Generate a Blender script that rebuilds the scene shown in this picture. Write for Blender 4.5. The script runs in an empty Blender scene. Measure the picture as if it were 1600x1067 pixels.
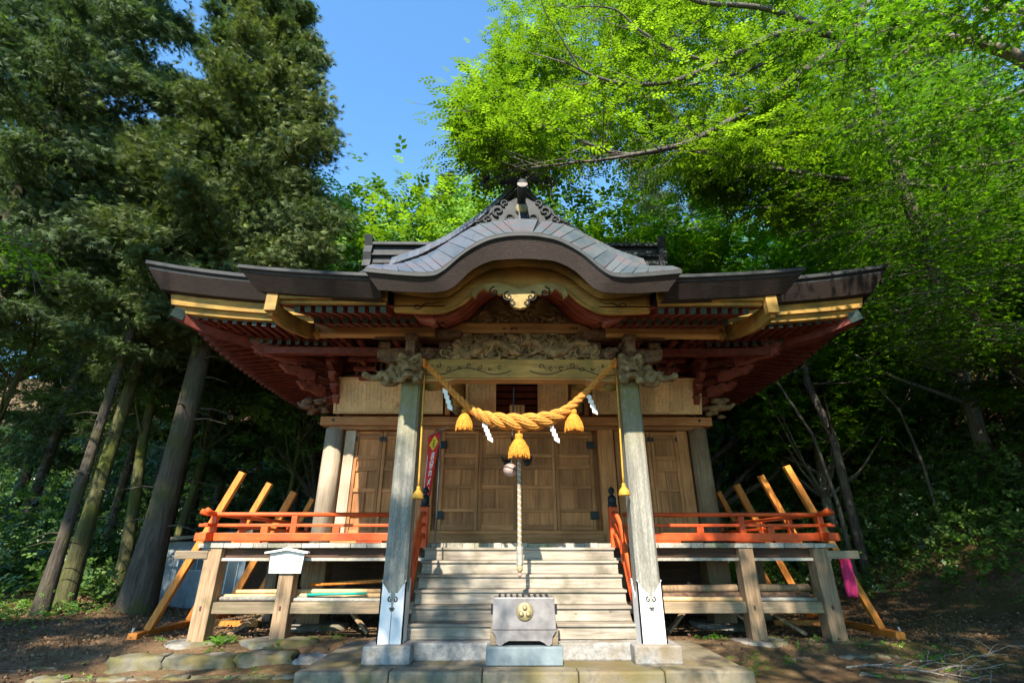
import bpy, math, random
import numpy as np
from mathutils import Vector, Matrix
random.seed(7); rng = np.random.default_rng(7)
S = bpy.context.scene; COL = S.collection
R_ = math.radians; PI = math.pi
# ------------------------------------------------------------------ camera, sky, sun, exposure
FPX = 770.0; PITCH = R_(22.6); YAW = R_(0.56); CAM = Vector((-.21, 0, 1.62))
cd = bpy.data.cameras.new('camera'); cam = bpy.data.objects.new('camera', cd); COL.objects.link(cam)
cd.sensor_width = 36; cd.lens = 36*FPX/1600; cd.clip_end = 1000; cd.clip_start = .05
cam.location = CAM; cam.rotation_euler = (PI/2+PITCH, 0, -YAW); S.camera = cam
SUN = Vector((.16, 1, -.87)).normalized()            # direction the light travels
sd = bpy.data.lights.new('sun', 'SUN'); sun = bpy.data.objects.new('sun', sd); COL.objects.link(sun)
sd.energy = 4.3; sd.angle = R_(.55); sd.color = (1, .90, .74)
sun.rotation_euler = SUN.to_track_quat('-Z', 'Y').to_euler(); sun.location = (-3, -10, 20)
W_ = bpy.data.worlds.new('World'); S.world = W_; W_.use_nodes = True
nt = W_.node_tree; bg = nt.nodes['Background']; sky = nt.nodes.new('ShaderNodeTexSky')
sky.sky_type = 'NISHITA'; sky.sun_disc = False; sky.sun_elevation = math.asin(-SUN.z)
sky.sun_rotation = math.atan2(-SUN.x, -SUN.y); sky.air_density = 1.0; sky.dust_density = 0; sky.ozone_density = 3.0
tint = nt.nodes.new('ShaderNodeMix'); tint.data_type = 'RGBA'; tint.blend_type = 'MULTIPLY'; tint.inputs[0].default_value = 1; tint.inputs[7].default_value = (.66, .93, 1, 1)
nt.links.new(sky.outputs[0], tint.inputs[6]); nt.links.new(tint.outputs[2], bg.inputs[0]); bg.inputs[1].default_value = .15
S.view_settings.view_transform = 'Standard'; S.view_settings.look = 'None'
S.view_settings.exposure = 1.62; S.view_settings.gamma = 1
# ------------------------------------------------------------------ helpers
_c, _s, _cy, _sy = math.cos(PITCH), math.sin(PITCH), math.cos(YAW), math.sin(YAW)
def ray(px, py):
    a = (px-800)/FPX; b = (533.5-py)/FPX; y = _c-b*_s; z = _s+b*_c
    return Vector((a*_cy+y*_sy, -a*_sy+y*_cy, z))
def W(px, py, Y): r = ray(px, py); return CAM+r*((Y-CAM.y)/r.y)
def WX(px, py, X): r = ray(px, py); return CAM+r*((X-CAM.x)/r.x)
def WZ(px, py, Z): r = ray(px, py); return CAM+r*((Z-CAM.z)/r.z)
def proj(p):                                          # (N,3) array -> pixels and depth
    d = np.asarray(p)-np.array(CAM); X = d[:, 0]*_cy-d[:, 1]*_sy; Y = d[:, 0]*_sy+d[:, 1]*_cy
    zc = Y*_c+d[:, 2]*_s; yc = -Y*_s+d[:, 2]*_c
    return 800+FPX*X/zc, 533.5-FPX*yc/zc, zc
def V(*a): return Vector(a)
def lerp(a, b, t): return a+(b-a)*t
def org(p):
    if p is None: return Vector((0, 0, 0))
    while p.parent: p = p.parent
    return p.location
def tag(o, label=None, cat=None, group=None, kind=None):
    if label: o['label'] = label
    if cat: o['category'] = cat
    if group: o['group'] = group
    if kind: o['kind'] = kind
    return o
def thing(name, label, cat, loc=(0, 0, 0), group=None):
    o = bpy.data.objects.new(name, None); COL.objects.link(o); o.location = loc; o.empty_display_size = .2
    return tag(o, label, cat, group)
class MB:
    def __init__(s): s.v = []; s.f = []
    def add(s, vs, fs):
        n = len(s.v); s.v += [tuple(v) for v in vs]; s.f += [tuple(i+n for i in f) for f in fs]; return s
    def box(s, c, d, R=None):
        x, y, z = d[0]/2, d[1]/2, d[2]/2; c = Vector(c)
        vs = [Vector(p) for p in ((-x,-y,-z),(x,-y,-z),(x,y,-z),(-x,y,-z),(-x,-y,z),(x,-y,z),(x,y,z),(-x,y,z))]
        if R is not None: vs = [R @ v for v in vs]
        return s.add([c+v for v in vs], ((3,2,1,0),(4,5,6,7),(0,1,5,4),(1,2,6,5),(2,3,7,6),(3,0,4,7)))
    def bb(s, x0, x1, y0, y1, z0, z1): return s.box(((x0+x1)/2, (y0+y1)/2, (z0+z1)/2), (abs(x1-x0), abs(y1-y0), abs(z1-z0)))
    def beam(s, p0, p1, w, h, up=(0, 0, 1)):
        p0 = Vector(p0); p1 = Vector(p1); d = (p1-p0); L = d.length; d.normalize(); u = Vector(up)
        sx = d.cross(u); sx.normalize(); u = sx.cross(d)
        R = Matrix((sx, d, u)).transposed()
        return s.box((p0+p1)/2, (w, L, h), R)
    def tube(s, pts, rad, n=8, caps=True, flat=1.0):
        pts = [Vector(p) for p in pts]; m = len(pts)
        if not hasattr(rad, '__len__'): rad = [rad]*m
        ref = None; vs = []; fs = []
        for i, p in enumerate(pts):
            d = (pts[min(i+1, m-1)]-pts[max(i-1, 0)]); d.normalize()
            if ref is None: ref = d.orthogonal().normalized()
            a = (ref-d*ref.dot(d)); a = a.normalized() if a.length > 1e-6 else d.orthogonal().normalized(); ref = a; b = d.cross(a)
            for k in range(n):
                t = 2*PI*k/n; vs.append(p+(a*math.cos(t)+b*math.sin(t)*flat)*rad[i])
        for i in range(m-1):
            for k in range(n): fs.append((i*n+k, i*n+(k+1) % n, (i+1)*n+(k+1) % n, (i+1)*n+k))
        if caps: fs.append(tuple(range(n))[::-1]); fs.append(tuple((m-1)*n+k for k in range(n)))
        return s.add(vs, fs)
    def lathe(s, prof, c, n=18, R=None, jit=0):
        c = Vector(c); vs = []; fs = []; m = len(prof)
        for (r, z) in prof:
            for k in range(n):
                t = 2*PI*k/n; rr = r*(1+random.uniform(-jit, jit)); v = Vector((rr*math.cos(t), rr*math.sin(t), z))
                vs.append(c+(R @ v if R is not None else v))
        for i in range(m-1):
            for k in range(n): fs.append((i*n+k, i*n+(k+1) % n, (i+1)*n+(k+1) % n, (i+1)*n+k))
        fs.append(tuple(range(n))[::-1]); fs.append(tuple((m-1)*n+k for k in range(n)))
        return s.add(vs, fs)
    def prism(s, poly, a0, a1, plane='xz'):           # polygon in a plane, pushed along the third axis
        n = len(poly)
        f = {'xz': lambda a, b, t: (a, t, b), 'yz': lambda a, b, t: (t, a, b), 'xy': lambda a, b, t: (a, b, t)}[plane]
        vs = [f(a, b, a0) for a, b in poly]+[f(a, b, a1) for a, b in poly]
        fs = [tuple(range(n)), tuple(range(2*n-1, n-1, -1))]+[(i, i+n, (i+1) % n+n, (i+1) % n) for i in range(n)]
        return s.add(vs, fs)
    def loft(s, rings, closed=True, caps=True):
        n = len(rings[0]); vs = [p for r in rings for p in r]; fs = []
        for i in range(len(rings)-1):
            for k in range(n if closed else n-1): fs.append((i*n+k, i*n+(k+1) % n, (i+1)*n+(k+1) % n, (i+1)*n+k))
        if caps and closed: fs.append(tuple(range(n))[::-1]); fs.append(tuple((len(rings)-1)*n+k for k in range(n)))
        return s.add(vs, fs)
    def ico(s, c, r, sub=2, sc=(1, 1, 1), jit=0):
        vs, fs = ICO[sub]; c = Vector(c)
        return s.add([c+Vector((v.x*sc[0], v.y*sc[1], v.z*sc[2]))*r*(1+random.uniform(-jit, jit)) for v in vs], fs)
    def mesh(s, name, o=Vector((0, 0, 0)), smooth=False):
        me = bpy.data.meshes.new(name); me.from_pydata([(v[0]-o.x, v[1]-o.y, v[2]-o.z) for v in s.v], [], s.f); me.update()
        if smooth: me.polygons.foreach_set('use_smooth', [True]*len(me.polygons))
        return me
    def build(s, name, m, parent=None, smooth=False, bevel=0, label=None, fix=True):
        me = s.mesh(name, org(parent), smooth)
        if fix:
            import bmesh as _b
            b = _b.new(); b.from_mesh(me); _b.ops.recalc_face_normals(b, faces=b.faces); b.to_mesh(me); b.free()
        me.materials.append(m); o = bpy.data.objects.new(name, me); COL.objects.link(o); o.parent = parent
        if bevel: add_bevel(o, bevel)
        if label: o['label'] = label
        return o
def add_bevel(o, w):
    b = o.modifiers.new('bevel', 'BEVEL'); b.width = w; b.segments = 2; b.limit_method = 'ANGLE'; b.angle_limit = R_(35)
def piece(name, me, parent, loc=(0, 0, 0), rot=(0, 0, 0)):
    o = bpy.data.objects.new(name, me); COL.objects.link(o); o.parent = parent
    o.location = Vector(loc)-org(parent); o.rotation_euler = rot; return o
import bmesh
ICO = {}
for k in (1, 2, 3):
    b = bmesh.new(); bmesh.ops.create_icosphere(b, subdivisions=k, radius=1); b.verts.index_update()
    ICO[k] = ([v.co.copy() for v in b.verts], [tuple(v.index for v in f.verts) for f in b.faces]); b.free()
# ------------------------------------------------------------------ materials
def mat(name, rough=.7, metal=0, spec=.3):
    m = bpy.data.materials.new(name); m.use_nodes = True; n = m.node_tree; p = n.nodes['Principled BSDF']
    p.inputs['Roughness'].default_value = rough; p.inputs['Metallic'].default_value = metal
    p.inputs['Specular IOR Level'].default_value = spec; return m, n, p
def nd(n, t, **k):
    x = n.nodes.new(t)
    for a, b in k.items(): setattr(x, a, b)
    return x
def noise(n, co, scale, detail=4, rough=.55, dist=0):
    x = nd(n, 'ShaderNodeTexNoise'); x.inputs['Scale'].default_value = scale; x.inputs['Detail'].default_value = detail
    x.inputs['Roughness'].default_value = rough; x.inputs['Distortion'].default_value = dist; n.links.new(co, x.inputs['Vector']); return x.outputs['Fac']
def ramp(n, f, stops):
    r = nd(n, 'ShaderNodeValToRGB'); e = r.color_ramp.elements
    while len(e) < len(stops): e.new(.5)
    for i, (p, c) in enumerate(stops): e[i].position = p; e[i].color = (*c, 1) if len(c) == 3 else c
    n.links.new(f, r.inputs[0]); return r.outputs[0]
def mixc(n, f, a, b, mode='MIX'):
    x = nd(n, 'ShaderNodeMix', data_type='RGBA', blend_type=mode)
    for sck, val in ((x.inputs[0], f), (x.inputs[6], a), (x.inputs[7], b)):
        if hasattr(val, 'node'): n.links.new(val, sck)
        elif isinstance(val, (int, float)): sck.default_value = val
        else: sck.default_value = (*val, 1)
    return x.outputs[2]
def bump(n, p, h, st=.4, dist=.01):
    b = nd(n, 'ShaderNodeBump'); b.inputs['Strength'].default_value = st; b.inputs['Distance'].default_value = dist
    n.links.new(h, b.inputs['Height']); n.links.new(b.outputs[0], p.inputs['Normal'])
def coords(n, sc=(1, 1, 1)):
    t = nd(n, 'ShaderNodeTexCoord'); mp = nd(n, 'ShaderNodeMapping'); mp.inputs['Scale'].default_value = sc
    n.links.new(t.outputs['Object'], mp.inputs[0]); return mp.outputs[0]
def wood(name, dark, light, axis='x', rough=.75, stain=None, stain_amt=(.5, .68), grain=1.0, vary=.35, knots=False):
    m, n, p = mat(name, rough); st = {'x': (.06, 1, 1), 'y': (1, .06, 1), 'z': (1, 1, .06)}[axis]
    co = coords(n, st); oi = nd(n, 'ShaderNodeObjectInfo'); va = nd(n, 'ShaderNodeVectorMath', operation='MULTIPLY_ADD')
    va.inputs[1].default_value = (1, 1, 1); cm = nd(n, 'ShaderNodeVectorMath', operation='SCALE'); cm.inputs['Scale'].default_value = 13
    cx = nd(n, 'ShaderNodeCombineXYZ')
    for i in range(3): n.links.new(oi.outputs['Random'], cx.inputs[i])
    n.links.new(cx.outputs[0], cm.inputs[0]); n.links.new(co, va.inputs[0]); n.links.new(cm.outputs[0], va.inputs[2]); co = va.outputs[0]
    g = noise(n, co, 28*grain, 5, .6, .6); big = noise(n, coords(n), 1.3, 3)
    c = ramp(n, g, [(.3, dark), (.68, light)])
    c = mixc(n, .7, c, ramp(n, big, [(.3, (.55,)*3), (.7, (1.25,)*3)]), 'MULTIPLY')
    rv = nd(n, 'ShaderNodeMapRange'); rv.inputs[3].default_value = 1-vary; rv.inputs[4].default_value = 1+vary*.5; n.links.new(oi.outputs['Random'], rv.inputs[0])
    sc = nd(n, 'ShaderNodeVectorMath', operation='SCALE'); n.links.new(c, sc.inputs[0]); n.links.new(rv.outputs[0], sc.inputs['Scale']); c = sc.outputs[0]
    if knots:
        vo = nd(n, 'ShaderNodeTexVoronoi'); vo.inputs['Scale'].default_value = 4.2; n.links.new(coords(n, (.7, 1.4, 1.4)), vo.inputs['Vector'])
        c = mixc(n, ramp(n, vo.outputs['Distance'], [(.035, (.75,)*3), (.1, (0,)*3)]), c, tuple(.25*x for x in dark))
    if stain: c = mixc(n, ramp(n, noise(n, coords(n), 2.2, 5), [(stain_amt[0], (0,)*3), (stain_amt[1], (.85,)*3)]), c, stain)
    n.links.new(c, p.inputs['Base Color']); bump(n, p, g, .35, .006); return m
def plain(name, c, rough=.6, metal=0, var=.25, scale=6, spec=.3, bst=.15, c2=None):
    m, n, p = mat(name, rough, metal, spec); f = noise(n, coords(n), scale, 6, .6)
    a = tuple(x*(1-var) for x in c); b = c2 if c2 else tuple(min(1, x*(1+var)) for x in c)
    n.links.new(ramp(n, f, [(.3, a), (.7, b)]), p.inputs['Base Color'])
    if bst: bump(n, p, noise(n, coords(n), scale*8, 4), bst, .004)
    return m
def stone(name, c, moss=(.09, .10, .03), amt=(.5, .65), scale=3):
    m, n, p = mat(name, .85); co = coords(n); f = noise(n, co, scale*4, 8, .65); g = noise(n, co, scale, 5); h = noise(n, co, scale*.6, 4)
    cc = ramp(n, f, [(.25, tuple(x*.5 for x in c)), (.5, c), (.75, tuple(min(1, x*1.45) for x in c))])
    cc = mixc(n, ramp(n, g, [(amt[0], (0,)*3), (amt[1], (.9,)*3)]), cc, moss)
    cc = mixc(n, ramp(n, h, [(.55, (0,)*3), (.7, (.6,)*3)]), cc, (.16, .105, .045))
    n.links.new(cc, p.inputs['Base Color']); bump(n, p, f, .6, .02); return m
M = {}
M['deck'] = wood('weathered_deck_wood', (.21, .175, .14), (.46, .40, .325), 'x', .8, (.14, .125, .09), (.5, .68), .8, .3, True)
M['deckend'] = wood('deck_board_ends', (.22, .2, .17), (.45, .42, .36), 'y', .85, (.14, .15, .07), (.55, .7), 1, .45)
M['post'] = wood('post_wood', (.18, .11, .06), (.37, .255, .155), 'z', .8, (.11, .10, .04), (.6, .75))
M['beamx'] = wood('beam_wood', (.17, .125, .08), (.34, .26, .17), 'x', .8, (.12, .13, .06), (.58, .72))
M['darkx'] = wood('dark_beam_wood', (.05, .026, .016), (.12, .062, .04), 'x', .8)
M['tanz'] = wood('door_wood_upright', (.32, .120, .038), (.56, .255, .098), 'z', .7)
M['tanx'] = wood('door_wood_rail', (.32, .120, .038), (.56, .255, .098), 'x', .7)
M['panel'] = wood('door_panel_wood', (.29, .108, .034), (.51, .228, .087), 'z', .7, None, (0, 1), .7, .3)
M['cedarz'] = wood('plaque_wood', (.68, .41, .19), (.86, .58, .30), 'z', .65, (.36, .16, .06), (.66, .74), .9, .2)
M['yel'] = wood('eave_board_wood', (.33, .185, .044), (.53, .31, .08), 'x', .65, (.105, .10, .03), (.42, .66), .6, .12)
M['yely'] = wood('eave_board_wood_y', (.33, .185, .044), (.53, .31, .08), 'y', .65, (.105, .10, .03), (.42, .66), .6, .12)
M['green'] = wood('lintel_wood', (.31, .178, .048), (.50, .30, .087), 'x', .65, (.21, .155, .04), (.5, .7), .5, .1)
M['tanbeam'] = wood('tie_beam_wood', (.32, .165, .06), (.50, .29, .115), 'x', .65, None, (0, 1), .6, .15)
M['red'] = plain('faded_red_paint', (.15, .033, .022), .6, 0, .45, 7)
M['redlt'] = plain('worn_red_edge', (.215, .056, .036), .6, 0, .4, 7)
M['verm'] = plain('vermilion_lacquer', (.60, .075, .010), .5, 0, .4, 3.5, .35, .3)
M['prop'] = wood('orange_stained_timber', (.40, .125, .018), (.62, .235, .04), 'z', .6, None, (0, 1), .8, .25)
M['cap'] = plain('verdigris_cap', (.028, .045, .04), .5, .3, .4, 20)
M['iron'] = plain('black_iron', (.025, .027, .03), .5, .5, .3, 15)
M['carve'] = plain('carved_zelkova', (.19, .12, .055), .75, 0, .5, 7, .2, .4, (.40, .29, .155))
M['carve2'] = plain('carved_cream_wood', (.26, .185, .07), .7, 0, .35, 6, .2, .2)
M['lion'] = plain('carved_lion_wood', (.19, .13, .06), .85, 0, .55, 9, .1, .5, (.31, .235, .13))
M['redlion'] = plain('carved_red_wood', (.13, .06, .042), .8, 0, .55, 12, .2, .5, (.21, .14, .09))
M['straw'] = plain('straw', (.52, .215, .026), .8, 0, .4, 40, .2, .8)
M['strawlt'] = plain('straw_rope', (.56, .235, .048), .8, 0, .35, 30, .2, .6)
M['strawdk'] = plain('straw_rope_dark', (.42, .24, .06), .8, 0, .3, 30, .2, .6)
M['cord'] = plain('orange_cord', (.55, .17, .02), .7, 0, .25, 40)
M['gold'] = plain('gold_cord', (.46, .25, .03), .55, 0, .3, 60)
M['paper'] = plain('white_paper', (.80, .80, .78), .8, 0, .04, 3)
M['white'] = plain('white_paint', (.78, .78, .75), .6, 0, .06, 5)
M['signwhite'] = plain('weathered_white_board', (.58, .57, .53), .7, 0, .15, 6); M['bell'] = plain('bell_metal', (.45, .33, .30), .4, .4, .15, 6)
M['pink'] = plain('pink_cord', (.36, .19, .16), .7); M['greenc'] = plain('green_cord', (.20, .22, .14), .7); M['dullwhite'] = plain('dull_white_cord', (.5, .47, .41), .8); M['olive'] = plain('olive_cord', (.33, .27, .15), .7)
M['flag'] = plain('red_cloth', (.62, .03, .03), .8, 0, .15, 8); M['yellow'] = plain('yellow_print', (.75, .55, .04), .8, 0, .1)
M['ink'] = plain('black_ink', (.02, .018, .016), .7, 0, .2, 10); M['inkgrey'] = plain('faded_ink', (.13, .125, .12), .8); M['pinkcloth'] = plain('magenta_cloth', (.55, .03, .13), .8, 0, .25, 8)
M['box'] = plain('offering_box_steel', (.215, .20, .20), .5, .2, .45, 4, .35); M['brass'] = plain('brass_crest', (.26, .21, .11), .5, .4, .2, 15)
M['bluebase'] = plain('blue_grey_stone', (.16, .20, .22), .7, 0, .3, 5)
M['shed'] = plain('pale_blue_siding', (.22, .26, .29), .75, 0, .3, 2); M['shedroof'] = plain('shed_roof', (.22, .2, .15), .8)
M['glass'] = plain('window_glass', (.10, .14, .16), .12, 0, .2, 2, .6, 0)
M['teal'] = plain('teal_pole', (.02, .30, .24), .4); M['greypole'] = plain('steel_pipe', (.4, .42, .43), .4, .6)
M['stone'] = stone('mossy_stone', (.20, .19, .17)); M['stonel'] = stone('pale_stone', (.26, .25, .24), (.12, .11, .05), (.58, .72))
M['kerbs'] = stone('mossy_kerb', (.17, .155, .125), (.13, .115, .035), (.40, .58)); M['plat'] = stone('platform_stone', (.19, .165, .12), (.125, .105, .04), (.45, .62), 2)
M['bouncelit'] = wood('fresh_pale_wood', (.58, .33, .11), (.76, .47, .18), 'x', .6)  # light bounced up from below is painted into this paler strip colour
M['sunlitz'] = wood('sun_bleached_wood', (.36, .28, .20), (.56, .46, .35), 'z', .75)  # bleached wood, with the sunshine on the left column and jamb painted in
M['sleeve'] = plain('white_pillar_sleeve', (.66, .66, .67), .5, 0, .12, 4, .4, .1)
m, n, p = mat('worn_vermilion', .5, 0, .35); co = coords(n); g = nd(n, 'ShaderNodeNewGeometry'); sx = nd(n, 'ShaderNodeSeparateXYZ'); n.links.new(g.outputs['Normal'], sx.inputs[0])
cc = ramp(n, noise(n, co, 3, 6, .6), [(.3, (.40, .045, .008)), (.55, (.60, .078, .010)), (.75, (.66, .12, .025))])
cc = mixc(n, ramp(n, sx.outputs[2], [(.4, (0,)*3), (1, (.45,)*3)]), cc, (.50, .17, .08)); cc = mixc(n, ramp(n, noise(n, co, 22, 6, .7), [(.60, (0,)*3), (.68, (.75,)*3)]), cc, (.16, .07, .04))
n.links.new(cc, p.inputs['Base Color']); bump(n, p, noise(n, co, 40, 4), .3, .004); M['verm'] = m
# pillar: grey weathered, moss at the head
m, n, p = mat('grey_pillar_wood', .8); co = coords(n); f = noise(n, coords(n, (1, 1, .35)), 55, 6, .7); g = noise(n, coords(n, (1, 1, .06)), 15, 5, .6, .5)
cc = ramp(n, f, [(.3, (.155, .148, .127)), (.7, (.315, .30, .262))]); cc = mixc(n, .75, cc, ramp(n, g, [(.3, (.42,)*3), (.7, (1.4,)*3)]), 'MULTIPLY')
sx = nd(n, 'ShaderNodeSeparateXYZ'); n.links.new(co, sx.inputs[0]); mr = nd(n, 'ShaderNodeMapRange'); mr.inputs[1].default_value = 2.55; mr.inputs[2].default_value = 3.9
n.links.new(sx.outputs[2], mr.inputs[0]); mu = nd(n, 'ShaderNodeMath', operation='MULTIPLY'); n.links.new(mr.outputs[0], mu.inputs[0]); n.links.new(ramp(n, noise(n, co, 12, 5), [(.3, (.3,)*3), (.6, (1,)*3)]), mu.inputs[1])
n.links.new(mixc(n, mu.outputs[0], cc, (.16, .15, .035)), p.inputs['Base Color']); bump(n, p, f, .5, .006); M['pillar'] = m
# copper roofing and the thick layered eave edge
m, n, p = mat('copper_roofing', .42, .35, .5); co = coords(n); f = noise(n, co, 2.5, 5, .6, .8); oi = nd(n, 'ShaderNodeObjectInfo')
cc = ramp(n, f, [(.25, (.055, .08, .105)), (.5, (.12, .134, .148)), (.62, (.14, .108, .116)), (.8, (.20, .215, .225))])
cc = mixc(n, .5, cc, ramp(n, oi.outputs['Random'], [(0, (.6, .65, .72)), (1, (1.3, 1.2, 1.2))]), 'MULTIPLY')
n.links.new(cc, p.inputs['Base Color']); bump(n, p, noise(n, co, 40, 3), .1, .004); M['copper'] = m
m, n, p = mat('eave_edge_layers', .8); co = coords(n, (1, 1, 9)); f = noise(n, co, 9, 6, .7); g = noise(n, coords(n), 70, 4, .7)
cc = mixc(n, .8, ramp(n, f, [(.3, (.017, .012, .011)), (.7, (.042, .028, .024))]), ramp(n, g, [(.35, (.5,)*3), (.7, (1.6,)*3)]), 'MULTIPLY')
n.links.new(cc, p.inputs['Base Color']); bump(n, p, g, .5, .008); M['edge'] = m
M['coppdk'] = plain('dark_copper', (.034, .037, .040), .6, .1, .35, 4, .2)
def bark(name, a, b, moss=None):
    m, n, p = mat(name, .9, 0, .15); co = coords(n, (1, 1, .13)); f = noise(n, co, 16, 6, .65, .5)
    c = ramp(n, f, [(.3, a), (.68, b)])
    if moss: c = mixc(n, ramp(n, noise(n, coords(n), .9, 5), [(.48, (0,)*3), (.62, (.9,)*3)]), c, moss)
    n.links.new(c, p.inputs['Base Color']); bump(n, p, f, .9, .05); return m
M['bark'] = bark('cedar_bark', (.035, .028, .022), (.115, .095, .075), (.06, .062, .022)); M['barkm'] = bark('mossy_bark', (.04, .036, .018), (.11, .11, .05), (.075, .09, .015))
M['barkp'] = bark('pale_bark', (.10, .08, .06), (.34, .30, .25)); M['barkd'] = bark('dark_branch', (.05, .042, .035), (.16, .14, .12))
def leafmat(name, a, b, trans, tf=.45, rough=.5):
    m = bpy.data.materials.new(name); m.use_nodes = True; n = m.node_tree; p = n.nodes['Principled BSDF']; p.inputs['Roughness'].default_value = rough
    p.inputs['Specular IOR Level'].default_value = .35
    at = nd(n, 'ShaderNodeAttribute', attribute_name='rnd'); c = ramp(n, at.outputs['Fac'], [(0, a), (.85, b), (1, tuple(min(1, x*1.5) for x in b))])
    oi = nd(n, 'ShaderNodeObjectInfo'); c = mixc(n, .6, c, ramp(n, oi.outputs['Random'], [(0, (.75, .85, .7)), (1, (1.2, 1.12, 1.1))]), 'MULTIPLY')
    t = nd(n, 'ShaderNodeBsdfTranslucent'); mx = nd(n, 'ShaderNodeMixShader'); mx.inputs[0].default_value = tf
    n.links.new(c, p.inputs['Base Color']); n.links.new(mixc(n, 1.0, c, trans, 'MULTIPLY'), t.inputs[0])
    n.links.new(p.outputs[0], mx.inputs[1]); n.links.new(t.outputs[0], mx.inputs[2]); n.links.new(mx.outputs[0], n.nodes['Material Output'].inputs[0]); return m
M['cedar'] = leafmat('cedar_needles', (.028, .058, .026), (.10, .145, .05), (1.5, 1.7, .9), .25, .75)
M['cedarb'] = leafmat('bronzed_cedar_needles', (.03, .064, .022), (.112, .142, .042), (1.5, 1.6, .8), .25, .8)
M['maple'] = leafmat('fresh_maple_leaves', (.03, .09, .007), (.13, .265, .014), (1.6, 1.7, .7), .40)
M['zelk'] = leafmat('fresh_yellow_green_leaves', (.035, .095, .006), (.165, .285, .016), (1.6, 1.6, .7), .40)
M['broad'] = leafmat('mid_green_leaves', (.045, .12, .016), (.14, .26, .035), (1.6, 1.8, .9), .4)
M['silver'] = leafmat('pale_green_leaves', (.12, .24, .045), (.25, .40, .11), (1.4, 1.6, 1), .4)
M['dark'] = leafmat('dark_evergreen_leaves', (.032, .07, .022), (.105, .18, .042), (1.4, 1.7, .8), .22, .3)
M['litter'] = leafmat('dead_leaves', (.07, .038, .022), (.22, .13, .075), (1, 1, 1), .1, .8)
M['fern'] = leafmat('fern_green', (.05, .15, .015), (.15, .32, .03), (1.6, 1.8, .9), .4)
# ground
m, n, p = mat('forest_floor', .95, 0, .1); co = coords(n); f = noise(n, co, 1.2, 8, .65); g = noise(n, co, 25, 6, .7); h = noise(n, co, .5, 4)
cc = ramp(n, f, [(.3, (.075, .045, .026)), (.5, (.15, .095, .052)), (.7, (.22, .15, .09))])
cc = mixc(n, .7, cc, ramp(n, g, [(.3, (.45,)*3), (.7, (1.45,)*3)]), 'MULTIPLY')
cc = mixc(n, ramp(n, h, [(.52, (0,)*3), (.66, (.75,)*3)]), cc, (.12, .10, .03))
n.links.new(cc, p.inputs['Base Color']); bump(n, p, g, .7, .03); M['ground'] = m
# ------------------------------------------------------------------ ground
def sst(t): t = np.clip(t, 0, 1); return t*t*(3-2*t)
def sp(t, k=1.5): return np.log1p(np.exp(np.clip(t*k, -30, 30)))/k
def gh(x, y):
    x = np.asarray(x, float); y = np.asarray(y, float)
    z = .03+.17*sst((y-8.0)/1.2)
    z = z+.85*sp(x-9.6+.16*(y-12)-.5*np.clip(8-y, 0, 30))*sst((y+2)/8)+.5*sp(y-21, .8)+.10*sp(-x-9)*sst((y-6)/6)
    z = z+.05*np.sin(x*1.7+y*.6)*np.sin(y*1.1-.4*x)*sst((np.abs(x)-5.6)/2)+.02*np.sin(x*4.1)*np.sin(y*3.7)
    return np.minimum(z, 26+.1*z)
def gz(x, y): return float(gh(x, y))
xs = np.unique(np.concatenate([np.arange(-90, -20, 5.), np.arange(-20, 22, .3), np.arange(22, 92, 5.)]))
ys = np.unique(np.concatenate([np.arange(-60, -2, 4.), np.arange(-2, 26, .3), np.arange(26, 110, 4.)]))
X, Y = np.meshgrid(xs, ys); Z = gh(X, Y)+rng.normal(0, .008, X.shape); nx = len(xs); ny = len(ys)
me = bpy.data.meshes.new('ground'); idx = np.arange(nx*ny).reshape(ny, nx)
me.from_pydata(np.stack([X.ravel(), Y.ravel(), Z.ravel()], 1).tolist(), [], np.stack([idx[:-1, :-1].ravel(), idx[:-1, 1:].ravel(), idx[1:, 1:].ravel(), idx[1:, :-1].ravel()], 1).tolist())
me.polygons.foreach_set('use_smooth', [True]*len(me.polygons)); me.materials.append(M['ground'])
go = bpy.data.objects.new('ground', me); COL.objects.link(go); go['kind'] = 'structure'
# ================================================================== THE HALL
hall = thing('shrine_hall', 'wooden shrine hall with sweeping copper roof, curved gable porch and vermilion railings', 'shrine', (0, 10.8, .2))
PY = 7.7; FZ = 1.68; FY = 9.2; WY = 10.8
# ---- main roof
def upt(t): return .46*abs(t)**3
EX = 6.9; Y0 = 7.9; YR = 12.1; Y1 = 2*YR-Y0; HX = 4.05
def crv(d): return .5*d+.05*d*d
def eave_z(x, y): tx = abs(x)/EX; ty = abs(y-YR)/(YR-Y0); return 6.06+upt(tx)*max(0, (ty-.0))**3 if ty >= 0 else 6.06
def roof_z(x, y):
    dy = (YR-Y0)-abs(y-YR); dx = EX-abs(x); d = dy if abs(x) < HX else min(dy, dx)
    return 6.06+.46*(abs(x)/EX)**3*(abs(y-YR)/(YR-Y0))**3+crv(max(d, 0))
xa = sorted(set([round(v, 4) for v in list(np.linspace(-EX, -HX, 13))+list(np.linspace(-HX+.002, HX-.002, 24))+list(np.linspace(HX, EX, 13))])); ya = list(np.linspace(Y0, Y1, 41))
mb = MB(); nn = len(xa)
mb.add([(x, y, roof_z(x, y)) for y in ya for x in xa], [(j*nn+i, j*nn+i+1, (j+1)*nn+i+1, (j+1)*nn+i) for j in range(len(ya)-1) for i in range(nn-1)])
roof = mb.build('main_roof', M['coppdk'], hall, fix=False)
def perim(x0, x1, y0, y1, k):                         # closed outline with k points a side
    P = [(lerp(x0, x1, t), y0) for t in np.linspace(0, 1, k, False)]+[(x1, lerp(y0, y1, t)) for t in np.linspace(0, 1, k, False)]
    return P+[(lerp(x1, x0, t), y1) for t in np.linspace(0, 1, k, False)]+[(x0, lerp(y1, y0, t)) for t in np.linspace(0, 1, k, False)]
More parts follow.
